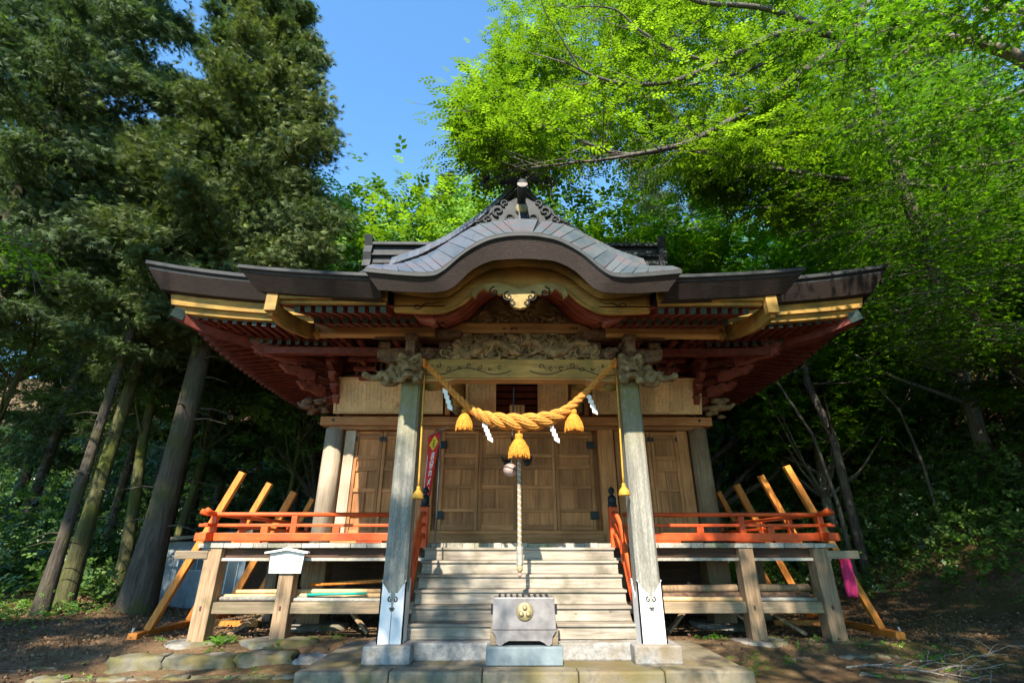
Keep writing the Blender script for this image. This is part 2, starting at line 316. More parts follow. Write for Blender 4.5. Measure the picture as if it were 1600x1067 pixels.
def ring(ins, dz, k=24): return [V(x, y, 6.06+dz+.46*(abs(x)/EX)**3*(abs(y-YR)/(YR-Y0))**3) for x, y in perim(-EX+ins, EX-ins, Y0+ins, Y1-ins, k)]
MB().loft([ring(0, -.004), ring(.0, -.07), ring(.05, -.09), ring(.06, -.13)], caps=False).build('eave_lip', M['coppdk'], roof)
MB().loft([ring(.06, -.13), ring(.24, -.37), ring(.56, -.37)], caps=False).build('eave_edge', M['edge'], roof)
for s in (0,):                                         # yellow fascia boards stepped under the thick edge
    fr_ = lambda i, d: ring(i, d)[:25]; sd_ = lambda i, d: ring(i, d)[24:]+ring(i, d)[:1]
    MB().loft([fr_(.36, -.36), fr_(.40, -.54), fr_(.50, -.54)], closed=False).build('fascia_board', M['yel'], roof)
    MB().loft([fr_(.46, -.53), fr_(.50, -.635), fr_(.60, -.635)], closed=False).build('fascia_board', M['yel'], roof)
    MB().loft([sd_(.30, -.36), sd_(.42, -.60), sd_(.55, -.60)], closed=False).build('fascia_board', M['edge'], roof)
# soffit boards above the rafters, hips, rafters in two tiers
MB().loft([ring(.55, -.56), ring(1.5, -.30), ring(2.95, -.02)], caps=False).build('soffit_boards', M['red'], roof)
def hz(x, y, base): return base+.46*(abs(x)/EX)**3*(abs(y-YR)/(YR-Y0))**3
mr = {}
def rafter(p0, p1, capd):
    o = MB().beam(p0, p1, .085, .095).build('rafter', M['red'], roof); d = (Vector(p0)-Vector(p1)).normalized()
    MB().beam(Vector(p0)+d*.012, Vector(p0)-d*.03, .089, .099).build('rafter_cap', M['cap'], o) if False else None
    o.data.materials.append(M['cap']); f = min(o.data.polygons, key=lambda q: (q.center-(Vector(p0)-org(roof))).length); f.material_index = 1
    return o
for sgn in (-1, 1):
    for x in np.arange(3.5, 6.2, .185):
        rafter(V(sgn*x, 8.48, hz(x, 8.1, 5.36)), V(sgn*x, 9.75, hz(x, 9.2, 5.54)), 0)
    for x in np.arange(3.9, 5.6, .185):
        rafter(V(sgn*x, 9.25, hz(x, 8.9, 5.38)), V(sgn*x, 10.7, hz(x, 9.9, 5.66)), 0)
    for y in np.arange(8.6, 16.2, .21):
        rafter(V(sgn*6.32, y, hz(6.7, y, 5.36)), V(sgn*min(6.2, max(5.0, 5.0+(8.9-y)*0)), y, hz(6.0, y, 5.53)), 0)
    for y in np.arange(9.3, 15.2, .21):
        rafter(V(sgn*5.55, y, hz(5.9, y, 5.38)), V(sgn*4.0, y, hz(5.0, y, 5.66)), 0)
    # hip rafter with capped end, flying purlins
    h = MB(); h.tube([V(sgn*4.0, 10.8, 5.55), V(sgn*5.2, 9.6, 5.42), V(sgn*6.0, 8.8, 5.48), V(sgn*6.42, 8.38, 5.62)], .12, 4).build('hip_rafter', M['red'], roof)
    MB().beam(V(sgn*6.33, 8.47, 5.61), V(sgn*6.47, 8.33, 5.65), .2, .2).build('hip_cap', M['cap'], roof)
    MB().tube([V(sgn*3.4, 9.3, 5.50), V(sgn*5.0, 9.3, 5.56), V(sgn*5.65, 9.25, 5.66)], .06, 4).build('eave_purlin', M['red'], roof)
    MB().tube([V(sgn*5.62, y, hz(5.9, y, 5.50)) for y in np.linspace(9.25, 15, 8)], .06, 4).build('eave_purlin', M['red'], roof)
# ridge with end ornaments
rd = MB().bb(-4.05, 4.05, YR-.26, YR+.26, 8.9, 9.42).build('ridge', M['coppdk'], roof)
MB().bb(-4.12, 4.12, YR-.38, YR+.38, 9.42, 9.53).build('ridge_cap', M['coppdk'], rd, bevel=.02)
MB().bb(-4.02, 4.02, YR-.36, YR+.36, 9.10, 9.15).build('ridge_band', M['coppdk'], rd)
for sgn in (-1, 1):
    MB().prism([(-.42, 8.72), (.42, 8.72), (.36, 8.95), (.44, 9.15), (.36, 9.4), (.5, 9.68), (.3, 9.62), (.12, 9.7), (-.12, 9.7), (-.3, 9.62), (-.5, 9.68), (-.36, 9.4), (-.44, 9.15), (-.36, 8.95)], sgn*4.0, sgn*4.22, 'yz').build('ridge_end_tile', M['coppdk'], rd)
    o = rd
for o in list(rd.children):
    if o.name.startswith('ridge_end'):
        for v in o.data.vertices: v.co.y += YR-0.0
# dormer gable behind the curved porch gable
GY = 8.75; gable = MB(); AP = W(812, 276, GY)
prof = [(0, 9.03), (.4, 8.52), (.9, 8.0), (1.45, 7.54), (2.0, 7.2), (2.6, 6.95)]
gp = [(-x, z) for x, z in prof[::-1]]+[(x, z) for x, z in prof[1:]]
gable.loft([[V(x, GY, z) for x, z in gp], [V(x, YR, z-.04) for x, z in gp]], closed=False).build('dormer_roof', M['coppdk'], roof)
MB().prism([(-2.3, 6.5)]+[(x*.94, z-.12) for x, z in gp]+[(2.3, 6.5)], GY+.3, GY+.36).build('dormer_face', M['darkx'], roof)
for sgn in (-1, 1):
    v = MB(); P = [(sgn*x, z) for x, z in prof]
    v.loft([[V(x, GY-.1, z-.13), V(x, GY+.22, z+.06), V(x, GY+.22, z-.2), V(x, GY-.06, z-.2)] for x, z in P])
    vo = v.build('verge', M['coppdk'], roof)
    for k in range(26):                                # lapped copper sheets on the verge
        t0 = k/26; t1 = (k+.96)/26
        def at(t):
            u = t*(len(P)-1); i = min(int(u), len(P)-2); f = u-i; return lerp(P[i][0], P[i+1][0], f), lerp(P[i][1], P[i+1][1], f)
        a = at(t0); b = at(t1)
        MB().loft([[V(a[0], GY-.19, a[1]-.12), V(a[0], GY-.02, a[1]+.16), V(a[0], GY+.02, a[1]+.1), V(a[0], GY-.145, a[1]-.13)], [V(b[0], GY-.196, b[1]-.116), V(b[0], GY-.026, b[1]+.166), V(b[0], GY+.02, b[1]+.1), V(b[0], GY-.145, b[1]-.13)]]).build('copper_sheet', M['copper'], vo)
def spiral(c, r0, turns, rad, hand=1, a0=0, taper=.5, n=26, plane='xz'):
    out = []; rr = []
    for i in range(n):
        t = i/(n-1); a = a0+hand*turns*2*PI*t; r = r0*(1-.9*t)
        out.append(V(c[0]+r*math.cos(a), c[1], c[2]+r*math.sin(a)) if plane == 'xz' else V(c[0], c[1]+r*math.cos(a), c[2]+r*math.sin(a))); rr.append(rad*(1-taper*t))
    return out, rr
def cloud_board(half, y0, y1, cx, cz, sc):            # symmetric board with scalloped outline
    pts = [(x*sc, z*sc) for x, z in half]; poly = [(cx+x, cz+z) for x, z in pts]+[(cx-x, cz+z) for x, z in pts[::-1]]
    return MB().prism(poly, y0, y1)
# ridge-end ornaments: on the dormer and on the curved gable
ob = cloud_board([(0, -.1), (.9, -.1), (1.0, .0), (.92, .12), (.78, .2), (.72, .36), (.6, .48), (.46, .5), (.42, .62), (.3, .72), (.16, .76), (0, .8)], GY-.3, GY-.16, 0, 8.93, .5).build('dormer_ornament', M['coppdk'], roof, bevel=.01)
MB().tube([V(0, GY-.2, 9.28), V(0, GY-.55, 9.46)], [.07, .08], 12).build('ornament_log', M['coppdk'], ob)
for sgn in (-1, 1):
    P, rr = spiral((sgn*.62, GY-.2, 8.9), .17, 1.2, .07, -sgn, PI/2); MB().tube(P, rr, 6).build('scroll', M['coppdk'], ob, True)
# ---- porch roof
PX = 3.9; QY = 5.85; QE = 8.7
def porch_z(x, y): return 5.04+.15*(abs(x)/PX)**3*max(0, 1-(y-QY)/2)+.47*(y-QY)
KX = 1.95
proof = None
for sgn in (-1, 1):
    xa = [sgn*v for v in np.linspace(KX, PX, 12)]; ya = list(np.linspace(QY, QE, 9)); mb = MB(); nn = len(xa)
    mb.add([(x, y, porch_z(x, y)) for y in ya for x in xa], [(j*nn+i, j*nn+i+1, (j+1)*nn+i+1, (j+1)*nn+i) for j in range(8) for i in range(nn-1)])
    if proof is None: proof = mb.build('porch_roof', M['coppdk'], hall, fix=False)
    else: mb.build('porch_roof_slope', M['coppdk'], proof, fix=False)
    def pring(ins, dz, k=12):
        P = [(sgn*KX, QY+ins)]+[(sgn*x, QY+ins) for x in np.linspace(KX, PX-ins, 2*k)[1:]]+[(sgn*(PX-ins), y) for y in np.linspace(QY+ins, QE, k)[1:]]
        return [V(x, y, porch_z(x, max(QY, y-ins))+dz) for x, y in P]
    MB().loft([pring(0, -.004), pring(0, -.05), pring(.04, -.07), pring(.05, -.09)], closed=False).build('eave_lip', M['coppdk'], proof)
    MB().loft([pring(.05, -.09), pring(.22, -.275), pring(.40, -.275)], closed=False).build('eave_edge', M['edge'], proof)
def fz(row, Yv): return W(812, row, Yv).z
for sgn in (-1, 1):
    xo = 3.42; xi = 1.9
    z0, z1, z2 = fz(463, 6.2), fz(472, 6.24), fz(480, 6.26)
    a, b = sorted((sgn*xi, sgn*xo))
    MB().bb(a, b, 6.13, 6.2, z1-.01, z0+.08).build('fascia_board', M['yel'], proof, bevel=.006)
    MB().bb(a+.02, b-.02, 6.2, 6.26, z2+.015, z1+.02).build('fascia_board', M['yel'], proof, bevel=.006)
    ra = fz(487, 6.36); rb = fz(504, 6.85)
    for x in np.arange(1.98, 3.3, .152):
        rafter(V(sgn*x, 6.3, ra), V(sgn*x, 7.1, ra+.28), 0).parent = proof
    MB().bb(min(sgn*1.1, sgn*3.2), max(sgn*1.1, sgn*3.2), 6.78, 6.9, rb+.05, rb+.11).build('eave_purlin', M['redlt'], proof)
    for x in np.arange(1.22, 3.2, .145):
        rafter(V(sgn*x, 6.8, rb), V(sgn*x, 7.7, rb+.3), 0).parent = proof
    # side verge board curving back, with nailed scroll end
    Pv = [W(445 if sgn < 0 else 1172, r, y) for r, y in ()]
    c0 = [V(sgn*3.5, 6.18, fz(482, 6.18)), V(sgn*3.5, 6.5, fz(498, 6.5)), V(sgn*3.48, 6.9, fz(510, 6.9)), V(sgn*3.46, 7.4, fz(519, 7.4)), V(sgn*3.46, 7.9, fz(520, 7.9))]
    MB().loft([[p+V(-.035, 0, -.12), p+V(.035, 0, -.12), p+V(.035, 0, .14), p+V(-.035, 0, .14)] for p in c0]).build('verge_board', M['yely'], proof, bevel=.006)
    MB().bb(min(sgn*3.4, sgn*3.56), max(sgn*3.4, sgn*3.56), 6.1, 6.2, fz(489, 6.2)-.02, z0+.06).build('verge_board_end', M['yel'], proof, bevel=.01)
    MB().tube([V(sgn*3.3, 7.42, fz(530, 7.42)), V(sgn*3.3, 7.36, fz(524, 7.36)), V(sgn*3.3, 7.4, fz(516, 7.4))], [.03, .05, .06], 8).build('pendant', M['yel'], proof, True)
    MB().bb(min(sgn*3.42, sgn*1.2), max(sgn*3.42, sgn*1.2), 6.32, 7.9, fz(487, 6.36)+.16, fz(487, 6.36)+.18).build('soffit_board', M['yely'], proof) if False else None
    s0 = fz(487, 6.36)+.06
    MB().loft([[V(sgn*1.1, 6.33, s0), V(sgn*3.45, 6.33, s0), V(sgn*3.45, 6.33, s0+.02), V(sgn*1.1, 6.33, s0+.02)], [V(sgn*1.1, 8.0, s0+.6), V(sgn*3.45, 8.0, s0+.6), V(sgn*3.45, 8.0, s0+.62), V(sgn*1.1, 8.0, s0+.62)]]).build('soffit_board', M['redlt'], proof)
# ---- curved gable (karahafu)
KY = 5.68
def half(pts, Yv, cx=811):                             # measured half profile, mirrored
    q = [W(px, py, Yv) for px, py in pts]; c = W(cx, 500, Yv).x; hx = [abs(v.x-c) for v in q]; hz_ = [v.z for v in q]
    return list(zip(hx, hz_))
def dens(h, k=6):                                      # Catmull-Rom through the half profile
    P = [(-h[-2][0], h[-2][1])] if False else None
    pts = [Vector((a, b)) for a, b in h]; out = []
    ext = [pts[0]*2-pts[1]]+pts+[Vector((-pts[-2].x, pts[-2].y))]
    for i in range(1, len(ext)-2):
        p0, p1, p2, p3 = ext[i-1:i+3]
        for j in range(k):
            t = j/k; out.append(.5*((2*p1)+(p2-p0)*t+(2*p0-5*p1+4*p2-p3)*t*t+(3*p1-p0-3*p2+p3)*t**3))
    out.append(pts[-1]); L = [(-a.x, a.y) for a in out]; return L+[(-x, z) for x, z in L[::-1][1:]]
lo = dens(half([(562, 419), (615, 424), (660, 426), (683, 419), (719, 390), (752, 372), (781, 365), (811, 363)], KY))
hi = dens(half([(575, 414), (615, 413), (640, 406), (668, 395), (704, 372), (738, 353), (774, 346), (811, 344)], KY+.42))
un = dens(half([(583, 452), (630, 455), (676, 455), (701, 447), (730, 421), (759, 407), (785, 404), (811, 403)], KY+.12))
un2 = dens(half([(590, 450), (630, 453), (676, 453), (701, 445), (730, 419), (759, 405), (785, 402), (811, 401)], KY+.62))
lip = [(x, z-.05) for x, z in lo]
kara = MB(); NL = len(lo)
kara.loft([[V(x, KY+.42, z-.02) for x, z in hi], [V(x, QE-.1, z-.02) for x, z in hi]], closed=False)
kara = kara.build('curved_gable_roof', M['coppdk'], hall, True, fix=False)
MB().loft([[V(x, KY+.03, z-.012) for x, z in lo], [V(x, KY+.42, z-.02) for x, z in hi]], closed=False).build('copper_underlay', M['iron'], kara, True)
MB().loft([[V(x, KY, z) for x, z in lo], [V(x, KY-.0, z) for x, z in lip], [V(x*.985, KY+.04, z-.02) for x, z in lip]], closed=False).build('eave_lip', M['coppdk'], kara)
MB().loft([[V(x*.985, KY+.04, z-.02) for x, z in lip], [V(x, KY+.14, z) for x, z in un], [V(x, KY+.6, z+.03) for x, z in un2]], closed=False).build('eave_edge', M['edge'], kara)
def hat(u): u = min(max(u, 0), NL-1.001); j = int(u); t = u-j; return lerp(hi[j][0], hi[j+1][0], t), lerp(hi[j][1], hi[j+1][1], t)
for i in range(0, NL-2, 3):                            # lapped copper sheets along the curve
    a, b = i, min(i+3, NL-1); e = .955
    if i > NL//2: pass
    else: a, b = b, a
    sl = 2.2*math.sin(PI*2*(i+1.5)/NL*.5)*(1 if i > NL//2 else -1); ha = hat(a+sl); hb = hat(lerp(a, b, e)+sl)
    q = [V(lo[a][0], KY-.006, lo[a][1]+.004), V(lerp(lo[a][0], lo[b][0], e), KY-.006, lerp(lo[a][1], lo[b][1], e)+.014), V(hb[0], KY+.42, hb[1]+.014), V(ha[0], KY+.42, ha[1]+.004)]
    MB().loft([q, [v+V(0, .01, -.02) for v in q]]).build('copper_sheet', M['copper'], kara)
mi = NL//2; q = [V(lo[mi-3][0], KY-.012, lo[mi-3][1]+.02), V(lo[mi][0], KY-.012, lo[mi][1]+.022), V(lo[mi+3][0], KY-.012, lo[mi+3][1]+.02), V(hi[mi+4][0], KY+.42, hi[mi+4][1]+.024), V(hi[mi][0], KY+.42, hi[mi][1]+.026), V(hi[mi-4][0], KY+.42, hi[mi-4][1]+.024)]
MB().loft([q, [v+V(0, .01, -.03) for v in q]]).build('copper_saddle', M['copper'], kara)
# yellow gable boards and the scroll pendant
b1o = un; b1i = dens(half([(610, 458), (655, 464), (688, 466), (708, 456), (734, 436), (762, 422), (786, 418), (811, 417)], KY+.62))
def band(a, b, y0, y1, name, m, par=kara, bev=.008):
    return MB().loft([[V(p[0], y0, p[1]), V(q[0], y0, q[1]), V(q[0], y1, q[1]), V(p[0], y1, p[1])] for p, q in zip(a, b)]).build(name, m, par, True)
band([(x*.99, z+.03) for x, z in un2], b1i, KY+.58, KY+.64, 'gable_board', M['yel'])
b2o = [(x, z+.02) for x, z in dens(half([(611, 459), (655, 465), (688, 466), (708, 456), (734, 436), (762, 422), (786, 418), (811, 417)], KY+.68))]
b2i = dens(half([(611, 487), (650, 489), (688, 488), (716, 475), (738, 458), (768, 446), (792, 447), (811, 452)], KY+.68))
gb2 = band(b2o, b2i, KY+.65, KY+.73, 'gable_board', M['green'])
b3o = [(x, z+.012) for x, z in b2i]; b3i = dens(half([(640, 492), (668, 493), (692, 491), (720, 479), (742, 461), (770, 450), (792, 451), (811, 456)], KY+.72))
band(b3o, b3i, KY+.63, KY+.67, 'gable_moulding', M['yel'])
for sgn in (-1, 1):                                    # carved scroll lines on the board
    c = W(652 if sgn < 0 else 972, 478, KY+.64)
    P, rr = spiral((c.x, KY+.645, c.z), .06, 1.1, .008, sgn, 0); MB().tube(P, rr, 5).build('carved_line', M['ink'], gb2)
    MB().tube([c+V(sgn*.06*-1, 0, 0), c+V(-sgn*.14, 0, .045), c+V(-sgn*.22, 0, .03), c+V(-sgn*.32, 0, .07)], [.009, .008, .006, .003], 5).build('carved_line', M['ink'], gb2)
pc = W(812, 468, KY+.58)
pd = cloud_board([(0, -.22), (.1, -.2), (.17, -.13), (.15, -.05), (.22, -.02), (.27, .06), (.36, .04), (.42, .12), (.55, .10), (.62, .16), (.72, .07), (.74, -.03), (.82, .02), (.80, .14), (.66, .25), (.44, .28), (.2, .22), (0, .15)], KY+.53, KY+.60, pc.x, pc.z+.02, .84).build('gable_pendant', M['carve2'], kara, bevel=.012)
for sgn in (-1, 1):
    for cx, cz, r in ((.18, .02, .085), (.40, .12, .08), (.1, -.1, .05)):
        P, rr = spiral((pc.x+sgn*cx*.9, KY+.525, pc.z+cz*.8), r, 1.2, .012, -sgn, PI/2, .3); MB().tube(P, rr, 5).build('carved_line', M['ink'], pd)
# red ceiling ribs curving under the gable
A0 = [(676, 498), (705, 487), (727, 470), (745, 457), (770, 448), (811, 446)]; A1 = [(698, 506), (724, 496), (740, 483), (752, 469), (776, 457), (811, 452)]
def archk(t, y): return dens(half([(lerp(p[0], q[0], t), lerp(p[1], q[1], t)) for p, q in zip(A0, A1)], y))
for k in range(6):
    y = 6.5+.15*k; ad = archk(k/5, y)
    MB().loft([[V(x, y-.035, z-.03), V(x, y+.035, z-.03), V(x, y+.035, z+.06), V(x, y-.035, z+.06)] for x, z in ad]).build('ceiling_rib', M['redlt'] if k % 2 else M['red'], kara)
MB().loft([[V(x, 6.44, z+.07) for x, z in archk(0, 6.44)], [V(x, 6.85, z+.05) for x, z in archk(.5, 6.85)], [V(x, 7.62, z+.06) for x, z in archk(1, 7.3)]], closed=False).build('ceiling_boards', M['red'], kara)
for sgn in (-1, 1):
    q = W(682 if sgn < 0 else 942, 502, 6.6); MB().prism([(q.x+sgn*.06, q.z+.1), (q.x+sgn*.34, q.z+.09), (q.x+sgn*.25, q.z), (q.x+sgn*.02, q.z-.09), (q.x-sgn*.02, q.z-.05)], 6.5, 6.66).build('bracket_nose', M['redlt'], kara, bevel=.012)
# ornament on the curved gable: scalloped board, scrolls, boss and projecting log
OY = KY+.62; oc = W(812, 350, OY)
orn = cloud_board([(0, -.06), (1.0, -.06), (1.02, .03), (.93, .08), (.84, .2), (.74, .27), (.70, .40), (.60, .5), (.47, .5), (.40, .58), (.26, .62), (.14, .7), (0, .7)], OY, OY+.12, 0, oc.z, .70).build('gable_ornament', M['coppdk'], kara, bevel=.015)
for sgn in (-1, 1):
    for cx, cz, r, t in ((.36, .22, .10, .028), (.17, .1, .09, .02), (.52, .08, .08, .018), (.26, .38, .07, .018)):
        P, rr = spiral((sgn*cx, OY-.015, oc.z+cz), r, 1.3, t, sgn, -PI/2, .4); MB().tube(P, rr, 6).build('scroll', M['coppdk'], orn, True)
    for k in range(4):
        MB().tube([V(sgn*(.42+.05*k), OY-.01, oc.z+.26-.05*k), V(sgn*(.52+.05*k), OY-.012, oc.z+.14-.04*k), V(sgn*(.62+.04*k), OY-.01, oc.z+.02)], [.008, .014, .01], 5).build('carved_line', M['coppdk'], orn, True)
MB().lathe([(.10, 0), (.10, .03), (.07, .05), (.035, .06), (.02, .08)], V(0, OY, oc.z+.27), 18, Matrix.Rotation(PI/2, 3, 'X')).build('boss', M['brass'], orn, True)
e = W(811, 287, OY-.5); MB().tube([V(0, OY+.1, oc.z+.36), V(0, OY-.15, oc.z+.45), V(0, OY-.5, e.z)], [.065, .07, .075], 16).build('ornament_log', M['coppdk'], orn, True)
MB().lathe([(.078, 0), (.06, .008), (.0, .008)], V(0, OY-.5, e.z), 16, (V(0, -1, .25).to_track_quat('Z', 'Y')).to_matrix()).build('log_end', M['stonel'], orn)
MB().beam(V(0, OY-.02, oc.z-.05), V(0, OY-.02, oc.z+.26), .09, .05, (0, -1, 0)).build('ornament_key', M['iron'], orn)
# ---- porch pillars
for sgn in (-1, 1):
    x = sgn*1.755; w = .165; c = .035
    oct_ = lambda w, z: [V(x+a, PY+b, z) for a, b in ((-w, -w+c), (-w+c, -w), (w-c, -w), (w, -w+c), (w, w-c), (w-c, w), (-w+c, w), (-w, w-c))]
    pl = MB().loft([oct_(w, .44), oct_(w-.012, 4.16)]).build('porch_pillar', M['pillar'], hall, label='grey octagonal-cornered porch pillar')
    z0 = .44; z1 = 1.16
    for f in range(4):                                 # white sleeve, four faces with a notched upper edge
        R = Matrix.Rotation(f*PI/2, 3, 'Z'); hw = w+.009
        prof = [(-hw, 0), (hw, 0), (hw, .76), (hw*.86, .72), (hw*.6, .66), (hw*.34, .6), (hw*.16, .60), (0, .52), (-hw*.16, .60), (-hw*.34, .6), (-hw*.6, .66), (-hw*.86, .72), (-hw, .76)]
        vs = [R @ V(a, -hw, b) for a, b in prof]+[R @ V(a, -hw+.02, b) for a, b in prof]; nn = len(prof)
        MB().add([v+V(x, PY, z0) for v in vs], [tuple(range(nn)), tuple(range(2*nn-1, nn-1, -1))]+[(i, i+nn, (i+1) % nn+nn, (i+1) % nn) for i in range(nn)]).build('sleeve', M['sleeve'], pl)
        if f == 0:
            cz = z0+.47
            for s2 in (-1, 1):
                for dz, r in ((.05, .035), (-.06, .022)):
                    P, rr = spiral((x+s2*r, PY-hw-.004, cz+dz), r, 1.0, .009, -s2, PI/2 if dz > 0 else -PI/2, .3); MB().tube(P, rr, 5).build('scroll_mark', M['iron'], pl)
            MB().prism([(x-.03, cz+.12), (x+.03, cz+.12), (x+.012, cz-.02), (x, cz-.15), (x-.012, cz-.02)], PY-hw-.008, PY-hw+.004).build('scroll_mark', M['pillar'], pl)
            MB().bb(x-.004, x+.004, PY-hw-.002, PY-hw+.01, z0, cz-.12).build('seam', M['iron'], pl)
    MB().bb(x-.31, x+.31, PY-.31, PY+.31, .225, .44).build('pillar_base', M['stonel'], hall, bevel=.02)
# ---- lintel, dragon panel, tie beam between the pillars
LY = PY-.02
lz0, lz1 = fz(592, LY-.14), fz(561, LY-.14)
lin = MB().bb(-1.62, 1.62, LY-.14, LY+.14, lz0+.02, lz1).build('lintel', M['green'], hall, bevel=.012)
MB().prism([(-1.62, lz0-.035), (-1.62, lz0+.015), (1.62, lz0+.015), (1.62, lz0-.035), (1.15, lz0-.035), (1.05, lz0), (-1.05, lz0), (-1.15, lz0-.035)], LY-.12, LY+.12).build('lintel_soffit_strip', M['bouncelit'], lin)
for sgn in (-1, 1):                                    # carved peony scroll on the lintel face
    for k in range(16):
        t = k/15; cx = sgn*(.25+1.25*t); cz = lz1-.10-.07*abs(math.sin(t*7)); r = random.uniform(.03, .055)
        P, rr = spiral((cx, LY-.143, cz), r, 1.1, .008, random.choice((-1, 1)), random.uniform(0, 6), .3, 18); MB().tube(P, rr, 5).build('carved_line', M['ink'] if k % 2 else M['carve2'], lin)
    MB().tube([V(sgn*(.15+1.4*t), LY-.145, lz1-.2-.06*math.sin(t*9)-.03*t) for t in np.linspace(0, 1, 24)], .007, 5).build('carved_line', M['ink'], lin)
def relief(x0, x1, z0f, z1f, y, nc, rmin, rmax, parent, m, name='carved_wave'):
    for k in range(nc):
        x = random.uniform(x0, x1); za, zb = z0f(x), z1f(x)
        if zb-za < .08: continue
        z = random.uniform(za+.02, zb-.03); r = min(random.uniform(rmin, rmax), (zb-za)*.5)
        P, rr = spiral((x, y-random.uniform(0, .05), z), r, random.uniform(.8, 1.4), r*random.uniform(.22, .36), random.choice((-1, 1)), random.uniform(0, 6.28), .55, 18)
        P = [V(q.x, q.y-.02*math.sin(i*.5), min(max(q.z, za), zb)) for i, q in enumerate(P)]
        MB().tube(P, rr, 6).build(name, m, parent, True)
dz0, dz1 = lz1+.0, fz(521, LY-.1)
dp = MB().prism([(-1.32, dz0+.002), (1.32, dz0+.002), (1.2, dz0+.2), (.95, dz1), (-.95, dz1), (-1.2, dz0+.2)], LY-.04, LY+.08).build('dragon_panel', M['carve'], hall)
relief(-1.25, 1.25, lambda x: dz0+.02, lambda x: dz1-.02-max(0, abs(x)-.9)*.8, LY-.08, 170, .05, .13, dp, M['carve'])
for sgn in (-1, 1):                                    # two dragons' bodies
    P = [V(sgn*(.12+1.0*t), LY-.13-.03*math.sin(t*14), dz0+.2+.10*math.sin(t*8+sgn)) for t in np.linspace(0, 1, 30)]
    MB().tube(P, [.035+.04*math.sin(PI*t) for t in np.linspace(0, 1, 30)], 8).build('dragon_body', M['carve'], dp, True)
    sp_ = MB()
    for i in range(2, 28): sp_.lathe([(.018, 0), (.0, .055)], P[i]+V(0, 0, .035), 5)
    sp_.build('dragon_spines', M['carve'], dp)
    hd = P[0]; b = MB(); b.ico(hd+V(0, -.03, 0), .075, 2, (1.2, .8, .8), .1); b.ico(hd+V(-sgn*.08, -.04, -.03), .05, 2, (1.3, .8, .7), .1); b.ico(hd+V(-sgn*.0, -.09, .04), .02, 1); b.tube([hd+V(0, 0, .05), hd+V(sgn*.12, -.02, .12)], [.015, .004], 5)
    b.build('dragon_head', M['carve'], dp, True)
    lf = W(670 if sgn < 0 else 953, 552, LY-.15); b = MB(); b.ico(lf, .11, 3, (1, .6, 1), .06); b.ico(lf+V(-.045, -.06, .03), .03, 1); b.ico(lf+V(.045, -.06, .03), .03, 1); b.ico(lf+V(0, -.08, -.03), .035, 2); b.ico(lf+V(sgn*.1, 0, .05), .06, 2)
    b.build('mask_carving', M['redlion'], dp, True)
tz0, tz1 = fz(520, LY-.12), fz(505, LY-.12)
tb = MB().bb(-1.55, 1.55, LY-.12, LY+.12, tz0, tz1).build('tie_beam', M['tanbeam'], hall, bevel=.01)
def glyph(px, py, y, s, par, m, strokes, d=.004):      # brush strokes of one character on a vertical face
    c = W(px, py, y); g = MB()
    for a, b, c2, d2 in strokes: g.beam(c+V(a*s, 0, b*s), c+V(c2*s, 0, d2*s), .005, .16*s, (0, 0, 1)) if abs(d2-b) < abs(c2-a) else g.beam(c+V(a*s, 0, b*s), c+V(c2*s, 0, d2*s), .16*s, .005, (0, -1, 0))
    g.build('brush_character', m, par)
G1 = [(-.5, .4, -.5, -.4), (.5, .4, .5, -.4), (-.5, -.4, .5, -.4), (0, .5, 0, -.4), (-.5, .1, .5, .1)]
G2 = [(-.5, .3, .5, .3), (0, .5, 0, -.5), (-.5, -.1, .5, -.1), (-.4, -.45, .4, -.45), (-.3, .1, -.45, -.4)]
G3 = [(-.5, .45, -.5, -.45), (-.3, .3, .5, .3), (.1, .5, .1, -.5), (-.3, -.1, .5, -.1), (.45, .1, .3, -.45)]
for px, g in ((788, G1), (800, G2), (806, G3)): glyph(px, 513, LY-.123, .05, tb, M['ink'], g)
for px, g in ((891, G3), (896, G1), (901, G2)): glyph(px, 513, LY-.123, .035, tb, M['ink'], g)
kz = fz(462, LY-.05)
kp = MB().prism([(-.95, tz1), (.95, tz1), (.8, tz1+.16), (.45, kz-.05), (0, kz+.02), (-.45, kz-.05), (-.8, tz1+.16)], LY-.02, LY+.06).build('carved_gable_panel', M['carve'], hall)
relief(-.85, .85, lambda x: tz1+.01, lambda x: tz1+(kz-tz1)*max(.1, 1-abs(x)/.95), LY-.05, 60, .05, .12, kp, M['carve'])
for sgn in (-1, 1):                                    # feathered wings
    for k in range(9):
        t = k/8; a = V(sgn*(.12+.1*t), LY-.09, tz1+.12+.02*k); MB().tube([a, a+V(sgn*.2, -.03, .1+.02*k), a+V(sgn*(.42-.02*k), 0, .03+.03*k)], [.016, .02, .005], 5).build('carved_feather', M['carve2'], kp, True)
